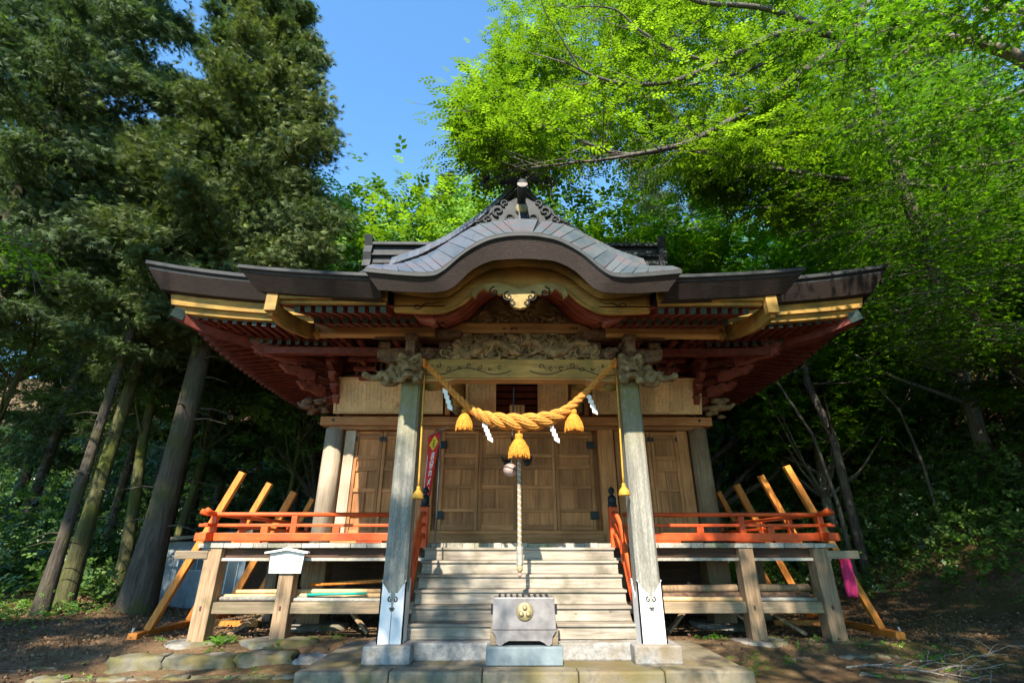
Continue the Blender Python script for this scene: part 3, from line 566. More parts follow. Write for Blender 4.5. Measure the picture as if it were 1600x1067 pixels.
# porch purlin and red bracket sets over each pillar
for sgn in (-1, 1):
    a, b = sorted((sgn*1.4, sgn*3.36)); pz = fz(517, 7.4)
    MB().bb(a, b, 7.36, 7.6, pz-.06, pz+.14).build('purlin', M['tanbeam'], hall, bevel=.01)
    MB().bb(a, b, 7.34, 7.5, pz-.10, pz-.063).build('purlin_strip', M['bouncelit'], hall, bevel=.006)  # stands for the purlin's lit bottom edge, reflected light in its colour
    x = sgn*1.755
    bz = 4.16; st = MB().bb(x-.2, x+.2, PY-.2, PY+.2, bz+.1, bz+.26).build('bracket_block', M['redlion'], hall, bevel=.03)
    MB().prism([(x-.62, bz+.42), (x-.6, bz+.33), (x-.42, bz+.27), (x+.42, bz+.27), (x+.6, bz+.33), (x+.62, bz+.42), (x+.62, bz+.5), (x-.62, bz+.5)], PY-.08, PY+.08).build('bracket_arm', M['redlion'], st, bevel=.01)
    MB().prism([(PY-.45, bz+.42), (PY-.43, bz+.33), (PY-.32, bz+.27), (PY+.42, bz+.27), (PY+.6, bz+.33), (PY+.62, bz+.5), (PY-.45, bz+.5)], x-.075, x+.075, 'yz').build('bracket_arm', M['redlion'], st, bevel=.01)
    for dx, dy in ((-.5, 0), (.5, 0), (0, -.36), (0, 0)): MB().bb(x+dx-.1, x+dx+.1, PY+dy-.1, PY+dy+.1, bz+.503, bz+.62).build('bracket_block', M['redlion'], st, bevel=.02)
    MB().prism([(x-.8, bz+.74), (x-.78, bz+.66), (x-.6, bz+.623), (x+.6, bz+.623), (x+.78, bz+.66), (x+.8, bz+.74)], PY-.28, PY-.14).build('bracket_arm', M['redlion'], st, bevel=.01)
    # lion head facing out of the pillar and beast head on the beam end
    b = MB(); c = V(x, PY-.2, 4.27)
    b.ico(c, .2, 3, (.85, .75, .95), .05); b.ico(c+V(0, -.15, -.06), .12, 2, (1.1, .9, .6), .05); b.ico(c+V(0, -.22, .0), .05, 2, (1.3, 1, .8)); b.ico(c+V(0, -.12, -.17), .1, 2, (1.2, 1, .4))
    for s2 in (-1, 1):
        b.ico(c+V(s2*.08, -.16, .07), .05, 2); b.ico(c+V(s2*.09, -.13, .14), .06, 2, (1.4, .8, .6)); b.ico(c+V(s2*.19, 0, .06), .07, 2, (.5, 1, 1.1))
        for k in range(5): b.ico(c+V(s2*(.14+.03*(k % 2)), -.02-.03*k, -.16+.08*k), .06, 2)
        b.ico(c+V(s2*.12, -.12, -.24), .07, 2, (1, 1.2, .8))
    o = b.build('lion_head', M['lion'], hall, True); r = o.modifiers.new('remesh', 'REMESH'); r.mode = 'VOXEL'; r.voxel_size = .014; r.use_smooth_shade = True
    for s2 in (-1, 1):
        MB().ico(c+V(s2*.075, -.2, .07), .018, 1).build('eye', M['ink'], o, True)
    MB().ico(c+V(0, -.22, -.105), .05, 2, (1.4, .6, .28)).build('mouth', M['ink'], o, True)
    b = MB(); c = V(x+sgn*.32, PY-.12, 4.16)
    b.ico(c, .15, 3, (1.1, .8, .95), .06); b.ico(c+V(sgn*.14, -.03, .02), .09, 2, (1.2, .9, .8), .05); b.ico(c+V(-sgn*.08, 0, .1), .09, 2); b.ico(c+V(sgn*.0, -.05, .14), .06, 2); b.ico(c+V(sgn*.02, 0, -.12), .1, 2, (1.6, .8, .6))
    b.tube([c+V(sgn*.15, -.04, -.02), c+V(sgn*.26, -.05, -.05), c+V(sgn*.36, -.06, -.03), c+V(sgn*.4, -.06, .0)], [.075, .055, .048, .05], 8); b.ico(c+V(sgn*.41, -.06, .0), .06, 2)
    b.tube([c+V(sgn*.14, -.1, .0), c+V(sgn*.24, -.12, .05)], [.02, .008], 6)
    for k in range(7): b.ico(c+V(-sgn*.1+sgn*.03*k, -.1, -.1+.05*(k % 4)), .055, 2)
    o = b.build('beast_head', M['lion'], hall, True); r = o.modifiers.new('remesh', 'REMESH'); r.mode = 'VOXEL'; r.voxel_size = .013; r.use_smooth_shade = True
    MB().ico(c+V(sgn*.12, -.115, .07), .016, 1).build('eye', M['ink'], o, True)
    # curved tie (shrimp beam) back to the wall, seen below the lintel
    ex = W(705 if sgn < 0 else 918, 615, 9.0)
    MB().tube([V(sgn*1.5, PY, 4.06), V(sgn*1.35, PY+.5, 4.25), V(sgn*1.25, PY+1.2, 4.55), V(sgn*1.22, 9.5, 4.6), V(sgn*1.25, 10.3, 4.45), V(sgn*1.28, 10.7, 4.35)], [.11, .13, .13, .13, .12, .1], 8).build('curved_tie_beam', M['yely'], hall, True)
    MB().prism([(sgn*1.58, 4.0), (sgn*1.05, 4.0), (sgn*1.12, 3.93), (sgn*1.3, 3.9), (sgn*1.42, 3.8), (sgn*1.58, 3.8)], PY-.08, PY+.08).build('lintel_bracket', M['yel'], hall, bevel=.01) if False else None
    b = MB(); c = V(sgn*1.28, 10.4, 4.42); b.ico(c, .17, 3, (.8, .8, 1.1), .08); b.ico(c+V(0, -.12, -.08), .1, 2, (1, 1, .7)); b.ico(c+V(.1, -.08, .1), .06, 2); b.ico(c+V(-.1, -.08, .1), .06, 2)
    b.build('beast_head', M['lion'], hall, True)
# ---- platform, stairs
pf = thing('stone_platform', 'low mossy stone platform under the porch pillars', 'platform', (0, 8, .1))
MB().bb(-2.72, 2.76, 7.28, 9.15, -.1, .228).build('platform_bed', M['plat'], pf)
xe = [-2.75, -1.62, -.5, .66, 1.7, 2.79]
for a, b in zip(xe[:-1], xe[1:]):
    MB().bb(a+.004, b-.004, 6.98, 7.275, -.1, .24+random.uniform(-.006, .004)).build('edge_stone', M['plat'], pf, bevel=.025)
st = MB().bb(-1.62, 1.62, 7.64, 7.95, .225, .435).build('stone_step', M['stonel'], hall, bevel=.02)
stairs = MB()
for sgn in (-1, 1): stairs.add([(sgn*1.60, 7.86, .3), (sgn*1.60, 9.2, 1.25), (sgn*1.60, 9.2, 1.55), (sgn*1.60, 7.86, .47), (sgn*1.54, 7.86, .3), (sgn*1.54, 9.2, 1.25), (sgn*1.54, 9.2, 1.55), (sgn*1.54, 7.86, .47)], [(0, 1, 2, 3), (7, 6, 5, 4), (0, 4, 5, 1), (1, 5, 6, 2), (2, 6, 7, 3), (3, 7, 4, 0)])
stairs = stairs.build('staircase', M['beamx'], hall)
for i in range(6):
    y = 7.84+.225*i; z = .44+.195*i; j = random.uniform(-.01, .01)
    MB().bb(-1.58+j, 1.58+j, y, y+.05, z+.004, z+.155).build('riser', M['deck'], stairs, bevel=.006)
    MB().bb(-1.60, 1.60, y-.03, y+.25, z+.158, z+.195).build('tread', M['deck'], stairs, bevel=.006)
# ---- veranda floor, posts, beams
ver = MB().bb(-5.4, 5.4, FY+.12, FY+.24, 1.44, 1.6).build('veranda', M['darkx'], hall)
MB().bb(-5.4, 5.4, FY+.05, FY+.12, 1.40, 1.445).build('trim_strip', M['deckend'], ver)
x = -5.5; k = 0
while x < 5.5:
    w = random.uniform(.2, .34); x2 = min(x+w, 5.5)
    MB().bb(x+.003, x2-.003, FY-.02+random.uniform(-.008, .008), WY-.1, 1.605, FZ+random.uniform(-.004, .004)).build('floor_board', M['deckend'], ver, bevel=.005); x = x2
for sgn in (-1, 1):                                    # side veranda
    y = WY-.095
    while y < 15:
        w = random.uniform(.22, .34); a, b = sorted((sgn*3.9, sgn*5.5)); MB().bb(a, b, y+.003, y+w-.003, 1.605, FZ).build('floor_board', M['deck'], ver, bevel=.005); y += w
    a, b = sorted((sgn*5.2, sgn*5.36)); MB().bb(a, b, FY+.26, 15, 1.42, 1.6).build('side_beam', M['darkx'], ver)
    a, b = sorted((sgn*5.3, sgn*5.86)); MB().bb(a, b, FY-.02, FY+.11, 1.43, 1.56).build('beam_end', M['beamx'], ver, bevel=.012)
    for xx, w in ((5.22, .27), (3.92, .25)):
        px0 = sgn*xx; h = MB().bb(px0-w/2, px0+w/2, FY, FY+w, .2, 1.6).build('veranda_post', M['post'], ver, bevel=.012)
        MB().bb(px0-.05+.02, px0+.0, FY-.012, FY+.02, .66, .72).build('tenon', M['darkx'], h)
    for y in (11.6, 13.6): MB().bb(sgn*5.2-.12, sgn*5.2+.12, y, y+.24, .15, 1.42).build('veranda_post', M['post'], ver, bevel=.012)
    a, b = sorted((sgn*5.1, sgn*4.04)); MB().bb(a, b, FY+.06, FY+.2, .60, .77).build('tie_rail', M['beamx'], ver, bevel=.01)
    a, b = sorted((sgn*3.80, sgn*1.75)); MB().bb(a, b, FY+.06, FY+.2, .60, .77).build('tie_rail', M['beamx'], ver, bevel=.01)
    MB().bb(sgn*5.2-.07, sgn*5.2+.07, FY+.28, 14, .58, .74).build('tie_rail', M['post'], ver)
    for xx in (3.95, 1.9): MB().bb(sgn*xx-.22, sgn*xx+.22, WY-.2, WY+.2, .15, 1.6).build('foundation_post', M['post'], ver, bevel=.02)
    for a, b in (((4.3, 9.9, .25), (3.2, 10.3, 1.0)), ((2.6, 9.8, .25), (3.4, 10.2, .9)), ((4.9, 9.6, .25), (4.4, 10.2, .65))):
        MB().beam(V(sgn*a[0], a[1], a[2]), V(sgn*b[0], b[1], b[2]), .07, .05).build('brace', M['post'], ver)
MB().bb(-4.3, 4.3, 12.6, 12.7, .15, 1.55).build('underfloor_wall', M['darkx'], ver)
# ---- railing
rail = thing  # (parts of the hall)
def railing(sgn):
    rl = MB().tube([V(sgn*1.85, FY+.08, 2.15), V(sgn*5.25, FY+.08, 2.15), V(sgn*5.5, FY+.08, 2.165), V(sgn*5.62, FY+.08, 2.2)], [.037, .037, .042, .05], 10).build('railing', M['verm'], hall, True)
    MB().tube([V(sgn*5.36, 14.6, 2.15), V(sgn*5.36, 9.4, 2.152), V(sgn*5.36, 9.12, 2.165), V(sgn*5.36, 8.98, 2.2)], [.037, .037, .042, .05], 10).build('top_rail', M['verm'], rl, True)
    a, b = sorted((sgn*1.85, sgn*5.6)); MB().bb(a, b, FY+.04, FY+.12, 1.945, 1.995).build('mid_rail', M['verm'], rl, bevel=.008)
    a, b = sorted((sgn*1.85, sgn*5.62)); MB().bb(a, b, FY+.02, FY+.14, 1.715, 1.845).build('bottom_rail', M['verm'], rl, bevel=.01)
    MB().bb(sgn*5.36-.04, sgn*5.36+.04, 9.02, 14.5, 1.948, 1.998).build('mid_rail', M['verm'], rl, bevel=.008)
    MB().bb(sgn*5.36-.06, sgn*5.36+.06, 9.0, 14.5, 1.718, 1.848).build('bottom_rail', M['verm'], rl, bevel=.01)
    for xx in (1.95, 3.2, 4.45): a, b = sgn*xx-.06, sgn*xx+.06; MB().bb(a, b, FY+.045, FY+.115, 1.846, 1.944).build('short_post', M['verm'], rl, bevel=.006)
    for xx in (3.95, 5.36): MB().bb(sgn*xx-.05, sgn*xx+.05, FY+.035, FY+.125, 1.846, 2.125).build('baluster', M['verm'], rl, bevel=.008)
    for xx in (2.6, 4.7): MB().bb(sgn*xx-.22, sgn*xx+.22, FY+.03, FY+.13, FZ+.003, 1.72).build('rail_foot', M['verm'], rl)
    for yy in (10.3, 11.4, 12.5, 13.6): MB().bb(sgn*5.36-.045, sgn*5.36+.045, yy-.05, yy+.05, 1.849, 2.12).build('baluster', M['verm'], rl, bevel=.008)
    MB().bb(sgn*5.36-.1, sgn*5.36+.02, FY-.02, FY+.16, 1.70, 1.86).build('corner_block', M['verm'], rl, bevel=.01)
    # stair newel with black finial, curved handrails
    nx_ = sgn*1.66; nw = MB().bb(nx_-.075, nx_+.075, FY-.1, FY+.05, 1.6, 2.27).build('newel_post', M['verm'], rl, bevel=.01)
    MB().lathe([(.085, 2.272), (.085, 2.30), (.07, 2.31), (.075, 2.37), (.075, 2.43), (.055, 2.46), (.03, 2.475), (.03, 2.49), (.05, 2.51), (.06, 2.545), (.045, 2.585), (.015, 2.61), (.0, 2.625)], V(nx_, FY-.025, 0), 16).build('finial', M['iron'], nw, True)
    for zt, zb, w in ((2.16, .98, .04), (1.98, .82, .032), (1.80, .64, .045)):
        P = [V(nx_, FY-.1, zt), V(nx_, FY-.3, zt-.02), V(nx_, FY-.55, zt-.18), V(nx_, 8.2, lerp(zt, zb, .72)), V(nx_, 7.86, zb)]
        MB().tube(P, w, 8).build('handrail', M['verm'], rl, True)
    for t in (.35, .8): MB().bb(nx_-.035, nx_+.035, 8.9-t*1.0, 8.97-t*1.0, lerp(1.7, .7, t)+.02, lerp(2.1, 1.08, t)).build('baluster', M['verm'], rl)
for s_ in (-1, 1): railing(s_)
# ---- front wall
wall = MB().bb(-3.9, 3.9, WY+.1, WY+.2, 1.6, 5.4).build('front_wall', M['tanz'], hall)
for sgn in (-1, 1):
    MB().tube([V(sgn*3.98, WY-.02, 1.62), V(sgn*3.98, WY-.02, 4.0)], [.205, .195], 24).build('corner_column', M['post'] if sgn > 0 else M['sunlitz'], hall, True)
    MB().bb(sgn*1.93-.17, sgn*1.93+.17, WY-.14, WY+.15, 1.62, 4.0).build('column', M['tanz'], hall, bevel=.03)
    MB().bb(sgn*3.62-.11, sgn*3.62+.11, WY-.06, WY+.11, 1.7, 3.98).build('jamb', M['tanz'] if sgn > 0 else M['sunlitz'], hall, bevel=.008)
    MB().bb(sgn*2.22-.09, sgn*2.22+.09, WY-.06, WY+.11, 1.7, 3.98).build('jamb', M['tanz'], hall, bevel=.008)
    MB().bb(sgn*3.98-.02, sgn*3.98+.02, WY, 15.5, 1.6, 5.4).build('side_wall', M['panel'], hall)
MB().bb(-4.28, 4.28, WY-.2, WY+.05, 4.06, 4.25).build('head_beam', M['tanx'], hall, bevel=.012)
MB().bb(-4.1, 4.1, WY-.14, WY+.05, 3.97, 4.058).build('door_head', M['tanx'], hall, bevel=.01)
for sgn in (-1, 1): MB().tube([V(sgn*4.0, WY-.215, 4.17), V(sgn*4.0, WY-.19, 4.17)], .03, 10).build('nail_cover', M['iron'], hall)
MB().bb(-1.76, 1.76, WY-.18, WY+.05, 1.69, 1.86).build('door_sill', M['tanx'], hall, bevel=.01)
MB().bb(-1.76, 1.76, WY-.12, WY+.05, 1.862, 1.93).build('door_sill', M['tanx'], hall, bevel=.008)
for sgn in (-1, 1):
    a, b = sorted((sgn*2.1, sgn*3.75)); MB().bb(a, b, WY-.14, WY+.05, 1.69, 1.82).build('door_sill', M['tanx'], hall, bevel=.01)
def door(x0, x1, z0, z1, y, par):
    w = x1-x0; h = z1-z0; sw = .075
    d = MB().bb(x0+.004, x0+sw, y-.04, y+.04, z0, z1).bb(x1-sw, x1-.004, y-.04, y+.04, z0, z1).build('door_leaf', M['tanz'], par, bevel=.006)
    cuts = [0, .045, .19, .40, .435, .60, .635, .72, .755, .93, .965, 1.0]
    rz = [(0, .05), (.17, .205), (.40, .435), (.60, .64), (.715, .755), (.925, .955), (.97, 1.0)]
    for a, b in rz: MB().bb(x0+sw+.001, x1-sw-.001, y-.03, y+.03, z0+h*a, z0+h*b).build('rail', M['tanx'], d, bevel=.005)
    xm = (x0+x1)/2
    for a, b in ((.205, .40), (.435, .60)): MB().bb(xm-.03, xm+.03, y-.028, y+.03, z0+h*a+.001, z0+h*b-.001).build('muntin', M['tanz'], d, bevel=.004)
    ed = [r for r in rz]
    for (a0, a1), (b0, b1) in zip(rz[:-1], rz[1:]):
        za, zb = z0+h*a1, z0+h*b0
        xr = [(x0+sw, xm-.03), (xm+.03, x1-sw)] if (a1, b0) in ((.205, .40), (.435, .60)) else [(x0+sw, x1-sw)]
        for p, q in xr: MB().bb(p, q, y+.005, y+.02, za, zb).build('panel', M['panel'], d)
    return d
xd = [-1.64, -.82, 0, .82, 1.64]
for i in range(4):
    d = door(xd[i], xd[i+1], 1.935, 3.965, WY-.02, hall)
    if i in (1, 2):
        x = -.22 if i == 1 else .22; MB().lathe([(.07, 0), (.07, .015), (.03, .03), (.03, .05), (.0, .055)], V(x, WY-.05, 3.28), 12, Matrix.Rotation(PI/2, 3, 'X')).build('door_pull', M['iron'], d); MB().tube([V(x-.06, WY-.1, 3.3), V(x-.09, WY-.1, 3.36), V(x-.1, WY-.1, 3.42)], [.02, .025, .01], 6).tube([V(x+.06, WY-.1, 3.3), V(x+.09, WY-.1, 3.36), V(x+.1, WY-.1, 3.42)], [.02, .025, .01], 6).build('door_pull', M['iron'], d)
    else:
        x = -1.6 if i == 0 else 1.6
        for z in (3.66, 2.22): MB().bb(x-.085, x+.085, WY-.075, WY-.055, z-.08, z+.08).build('hinge_plate', M['iron'], d, bevel=.01)
for sgn in (-1, 1):
    a, b = sorted((sgn*2.32, sgn*2.92)); door(a, b, 1.83, 3.96, WY+.02, hall)
    a, b = sorted((sgn*2.92, sgn*3.52)); d = door(a, b, 1.83, 3.96, WY+.02, hall)
    for x in (2.88, 2.96, 3.5): MB().bb(sgn*x-.03, sgn*x+.03, WY-.04, WY-.022, 3.74, 3.84).build('hinge_plate', M['iron'], d)
# donor plaques leaning out above the beam
def plaque(x0, x1, z0=4.30, z1=5.05, names=24):
    y0, y1 = WY-.22, WY-.44
    f = lambda x, t, o=0: V(x, lerp(y0, y1, t)-o, lerp(z0, z1, t))
    slab = lambda xa, xb, ta, tb, oa, ob: MB().loft([[f(xa, ta, oa), f(xb, ta, oa), f(xb, tb, oa), f(xa, tb, oa)], [f(xa, ta, ob), f(xb, ta, ob), f(xb, tb, ob), f(xa, tb, ob)]])
    p = slab(x0, x1, 0, .05, .05, -.02).build('donor_plaque', M['cedarz'], hall)
    slab(x0, x1, .955, 1, .05, -.02).build('plaque_frame', M['cedarz'], p); slab(x0, x0+.055, .052, .953, .045, -.02).build('plaque_frame', M['cedarz'], p); slab(x1-.055, x1, .052, .953, .045, -.02).build('plaque_frame', M['cedarz'], p)
    nb = max(2, round((x1-x0)/.36)); e = np.linspace(x0+.056, x1-.056, nb+1)
    for a, b in zip(e[:-1], e[1:]): slab(a+.0015, b-.0015, .05, .95, .02, -.01).build('plaque_board', M['cedarz'], p)
    ink = MB()
    for x in np.arange(x0+.1, x1-.08, .085):
        t = .88-random.uniform(0, .05); te = random.uniform(.12, .5)
        while t > te:
            l = random.uniform(.018, .035)
            if random.random() < .7:
                for q in range(2):
                    xx = x+random.uniform(-.006, .006); tt = t-random.uniform(0, l*.5); c0 = f(xx-.008, tt, .0225); c1 = f(xx+.008, tt-.004, .0225); ink.beam(c0, c1, .003, .005)
            t -= l+.012
    ink.build('brush_writing', M['ink'], p)
for a, b in ((-4.0, -1.62), (-1.12, -.46), (.46, 1.12), (1.66, 4.06)): plaque(a, b)
for sgn in (-1, 1):
    MB().bb(sgn*1.52-.05, sgn*1.52+.05, WY-.3, WY-.1, 4.28, 5.0).build('strut', M['tanz'], hall)
for k in range(6):
    MB().bb(-.46, .46, WY-.08, WY+.08, 4.4+.16*k, 4.5+.16*k).build('transom_slat', M['red'], hall)
sg = MB().bb(-.16, .17, WY-.26, WY-.23, 4.27, 4.5).build('name_tablet', M['cedarz'], hall, bevel=.006)
for dx in (-.08, 0, .08):
    for k in range(4): MB().bb(dx-.018, dx+.018, WY-.264, WY-.2602, 4.31+.045*k, 4.33+.045*k).build('brush_mark', M['ink'], sg)
# ---- red brackets and carved clouds under the main eaves
MB().bb(-3.95, 3.95, WY-.1, WY+.1, 5.45, 5.7).build('wall_plate', M['red'], hall)
for i in range(24):
    sgn = -1 if i < 12 else 1; x = sgn*(2.15+.13*(i % 12)); MB().bb(x-.028, x+.028, WY-.3, WY-.22, 5.15, 5.62).build('louvre_slat', M['carve'], hall)
for sgn in (-1, 1):
    MB().bb(min(sgn*1.9, sgn*4.2), max(sgn*1.9, sgn*4.2), WY-.34, WY-.16, 5.05, 5.15).build('bracket_rail', M['red'], hall, bevel=.01)
    MB().bb(min(sgn*1.2, sgn*5.3), max(sgn*1.2, sgn*5.3), 9.25, 9.4, 5.2, 5.34).build('eave_beam', M['red'], hall, bevel=.01)
    base = V(sgn*4.0, WY-.05, 4.3)
    for lvl in range(5):
        z = 4.5+.2*lvl; r = .35+.22*lvl
        for ang in (PI/2, PI/2+sgn*PI/4*1, 0 if sgn > 0 else PI):
            d = V(math.cos(ang), -abs(math.sin(ang)), 0)
            if ang == PI/2+sgn*PI/4: d = V(sgn*.707, -.707, 0)
            a = V(sgn*3.95, WY-.05, z); e = a+d*r; mx = M['red'] if lvl % 2 else M['redlt']
            n_ = V(-d.y, d.x, 0); pr = [(-.2, .0), (r*.8, 0), (r, .05), (r+.03, .12), (-.2, .12)]
            vs = [a+d*u+V(0, 0, v)+n_*.06 for u, v in pr]+[a+d*u+V(0, 0, v)-n_*.06 for u, v in pr]
            MB().add(vs, [(0, 1, 2, 3, 4), (9, 8, 7, 6, 5)]+[(i, i+5, (i+1) % 5+5, (i+1) % 5) for i in range(5)]).build('bracket_arm', mx, hall, bevel=.012)
            MB().box(e-d*.08+V(0, 0, .155), (.17, .17, .07)).build('bracket_block', M['redlt'], hall, bevel=.02)
    for bx in (2.55, 3.3):
        for lvl in range(4):
            z = 4.98+.16*lvl; MB().bb(sgn*bx-.16-.09*lvl, sgn*bx+.16+.09*lvl, WY-.55-.16*lvl, WY-.43-.16*lvl, z, z+.09).build('bracket_arm', M['red'], hall, bevel=.02)
            MB().bb(sgn*bx-.055, sgn*bx+.055, WY-.75-.2*lvl, WY-.1, z+.09, z+.17).build('bracket_arm', M['redlt'], hall, bevel=.02)
    # carved cloud tail pieces along the hip and eave
    for (bx, by, bz, L, yaw) in ((4.6, 9.75, 5.18, .95, 40), (4.35, 10.1, 4.95, .8, 48), (4.2, 10.4, 4.7, .7, 55), (4.75, 9.5, 5.34, .7, 20)):
        d = V(sgn*math.cos(R_(yaw)), -math.sin(R_(yaw)), .12).normalized(); n_ = d.cross(V(0, 0, 1)).normalized(); c = V(sgn*bx, by, bz)
        out = [(0, -.06), (.25, -.11), (.5, -.07), (.75, -.1), (1, .02), (.88, .08), (.7, .05), (.55, .13), (.35, .10), (.2, .17), (0, .12)]
        vs = [c+d*(u*L)+V(0, 0, v)+n_*.05 for u, v in out]+[c+d*(u*L)+V(0, 0, v)-n_*.05 for u, v in out]; k = len(out)
        MB().add(vs, [tuple(range(k)), tuple(range(2*k-1, k-1, -1))]+[(i, i+k, (i+1) % k+k, (i+1) % k) for i in range(k)]).build('cloud_carving', M['redlt'], hall, bevel=.012)
    b = MB(); c = V(sgn*4.2, WY-.25, 4.42)
    for k in range(14): b.ico(c+V(sgn*random.uniform(-.05, .38), random.uniform(-.25, .1), random.uniform(-.17, .17)), random.uniform(.06, .12), 2, (1.3, 1, .6), .12)
    b.tube([c+V(sgn*.2, -.1, 0), c+V(sgn*.4, -.2, -.02), c+V(sgn*.5, -.26, .06)], [.08, .06, .04], 8)
    o = b.build('peony_carving', M['redlion'] if sgn < 0 else M['lion'], hall, True); r = o.modifiers.new('remesh', 'REMESH'); r.mode = 'VOXEL'; r.voxel_size = .016
# ================================================================== THINGS ON AND ROUND THE HALL
# straw rope, three twisted strands
rp = thing('sacred_rope', 'thick twisted straw rope sagging between the two porch pillars', 'rope', (0, 7.3, 3.3))
key = [(668, 572), (690, 594), (715, 620), (742, 643), (770, 655), (812, 660), (850, 656), (882, 643), (908, 620), (934, 594), (956, 572)]
kp_ = [W(a, b, 7.33) for a, b in key]; ctr = []; 
for i in range(len(kp_)-1):
    p0 = kp_[max(i-1, 0)]; p1 = kp_[i]; p2 = kp_[i+1]; p3 = kp_[min(i+2, len(kp_)-1)]
    for j in range(16):
        t = j/16; ctr.append(.5*((2*p1)+(p2-p0)*t+(2*p0-5*p1+4*p2-p3)*t*t+(3*p1-p0-3*p2+p3)*t**3))
ctr.append(kp_[-1]); N = len(ctr); arc = 0; strands = [[], [], []]; rads = []
for i, c in enumerate(ctr):
    if i: arc += (c-ctr[i-1]).length
    t = i/(N-1); R = .042+.088*math.exp(-((t-.52)/.2)**2)
    d = (ctr[min(i+1, N-1)]-ctr[max(i-1, 0)]).normalized(); a = d.cross(V(0, 1, 0)).normalized(); b = d.cross(a)
    ph = 0 if i == 0 else ph+(c-ctr[i-1]).length*1.0/(R*.9)
    for k in range(3): q = ph+k*2*PI/3; strands[k].append(c+(a*math.cos(q)+b*math.sin(q))*R*.56)
    rads.append(R*.50)
for k in range(3):
    so = MB().tube(strands[k], [q*.9 for q in rads], 10).build('strand', M['strawlt'], rp, True)
    for j in range(9):                                 # yarns wound round each strand
        yarn = []
        for i, c in enumerate(strands[k]):
            d = (strands[k][min(i+1, N-1)]-strands[k][max(i-1, 0)]).normalized(); a = d.cross(V(0, 1, .1)).normalized(); b_ = d.cross(a); q = j*2*PI/9-i*.10
            yarn.append(c+(a*math.cos(q)+b_*math.sin(q))*rads[i]*.80)
        MB().tube(yarn, [q*.30 for q in rads], 5).build('yarn', M['strawlt'], so, True)
wi = MB()
for q in range(170):
    i = random.randrange(12, N-12); c = strands[q % 3][i]+Vector((random.uniform(-1, 1), random.uniform(-1, .6), random.uniform(-1, 1))).normalized()*rads[i]*1.0; e = c+V(random.uniform(-.09, .09), random.uniform(-.04, .02), random.uniform(-.06, .04)); wi.tube([c, e], [.0022, .001], 3, False)
wi.build('loose_straw', M['strawlt'], rp)['kind'] = 'stuff'
for k, e in ((0, kp_[0]), (1, kp_[-1])):
    sgn = -1 if k == 0 else 1
    MB().tube([e, e+V(sgn*.05, 0, .05), e+V(sgn*.06, .02, .12), e+V(sgn*.1, .12, .14)], [.03, .03, .028, .02], 8).build('end_knot', M['cord'], rp, True)
    MB().tube([e+V(sgn*.02, -.04, .04), e+V(sgn*.05, -.06, 0), e+V(sgn*.03, -.04, -.05)], .018, 8).build('end_knot', M['cord'], rp, True)
def tassel(px, row0, row1, y, r, label, m, grp='straw tassels on the sacred rope', name='straw_tassel'):
    a = W(px, row0, y); b = W(px, row1, y); h = a.z-b.z
    t = thing(name, label, 'tassel', b, grp)
    MB().lathe([(r*.30, h*.72), (r*.38, h*.78), (r*.40, h*.92), (r*.34, h), (.0, h*1.02)], b, 20).build('neck', m, t, True)
    MB().lathe([(r*.96, .004), (r*1.0, h*.02), (r*.95, h*.2), (r*.86, h*.42), (r*.70, h*.6), (r*.48, h*.74), (r*.33, h*.79)], b, 28, None, .02).build('skirt', m, t, True)
    fr = MB()
    for k in range(150):
        q = random.uniform(0, 6.28); rr = r*random.uniform(.93, 1.0); p0 = b+V(rr*math.cos(q)*.95, rr*math.sin(q)*.95, h*.2); p1 = b+V(rr*math.cos(q)*1.03, rr*math.sin(q)*1.03, random.uniform(-.03, .01)); fr.tube([p0, p1], [.004, .003], 3, False)
    for k in range(90):
        q = random.uniform(0, 6.28); z0 = random.uniform(.2, .5); f1 = lambda u: r*(1.02-.5*max(0, u-.15)); fr.tube([b+V(f1(z0)*math.cos(q)*1.0, f1(z0)*math.sin(q), h*z0), b+V(f1(.1)*math.cos(q)*1.0, f1(.1)*math.sin(q), h*.06)], [.0035, .0025], 3, False)
    fr.build('fringe', m, t)['kind'] = 'stuff'
    MB().lathe([(r*.9, .001), (r*.5, .012), (.0, .014)], b-V(0, 0, .004), 20).build('cut_end', M['cord'], t, True)
    return t, a
t1 = tassel(725, 640, 671, 7.34, .125, 'straw tassel under the rope by the left-hand pillar of the banner side', M['straw'])
t1[0]['label'] = 'straw tassel hanging under the rope near the red banner'
t2 = tassel(897, 640, 673, 7.34, .14, 'straw tassel hanging under the rope farthest from the red banner', M['straw'])
t3 = tassel(811, 678, 714, 7.30, .155, 'large straw tassel hanging below the middle of the rope', M['straw'])
for (t, a), up in ((t1, .12), (t2, .12), (t3, .15)): MB().tube([a, a+V(0, .0, up)], .012, 6).build('hanging_cord', M['cord'], t)
def shide(px, r0, r1, sgn, label, y=7.33):
    a = W(px, r0, y); b = W(px, r1, y); h = (a.z-b.z)/4; t = thing('paper_streamer', label, 'streamer', b, 'zigzag paper streamers')
    for k in range(4):
        x0 = a.x-.05+.027*k; z0 = a.z-h*k; w = .078; sk = .045
        MB().prism([(x0, z0), (x0+w, z0-sk), (x0+w, z0-sk-h), (x0, z0-h)], y+.007*k, y+.007*k+.003).build('paper_fold', M['paper'], t)
    MB().tube([a+V(0, 0, .07), a], .004, 5).build('string', M['paper'], t)
shide(697, 606, 637, 1, 'white zigzag paper beside the thin rope end, banner side'); shide(759, 660, 686, 1, 'white zigzag paper under the thick rope, banner side')
shide(862, 659, 687, 1, 'white zigzag paper under the thick rope, away from the banner'); shide(921, 614, 643, 1, 'white zigzag paper beside the thin rope end, away from the banner')
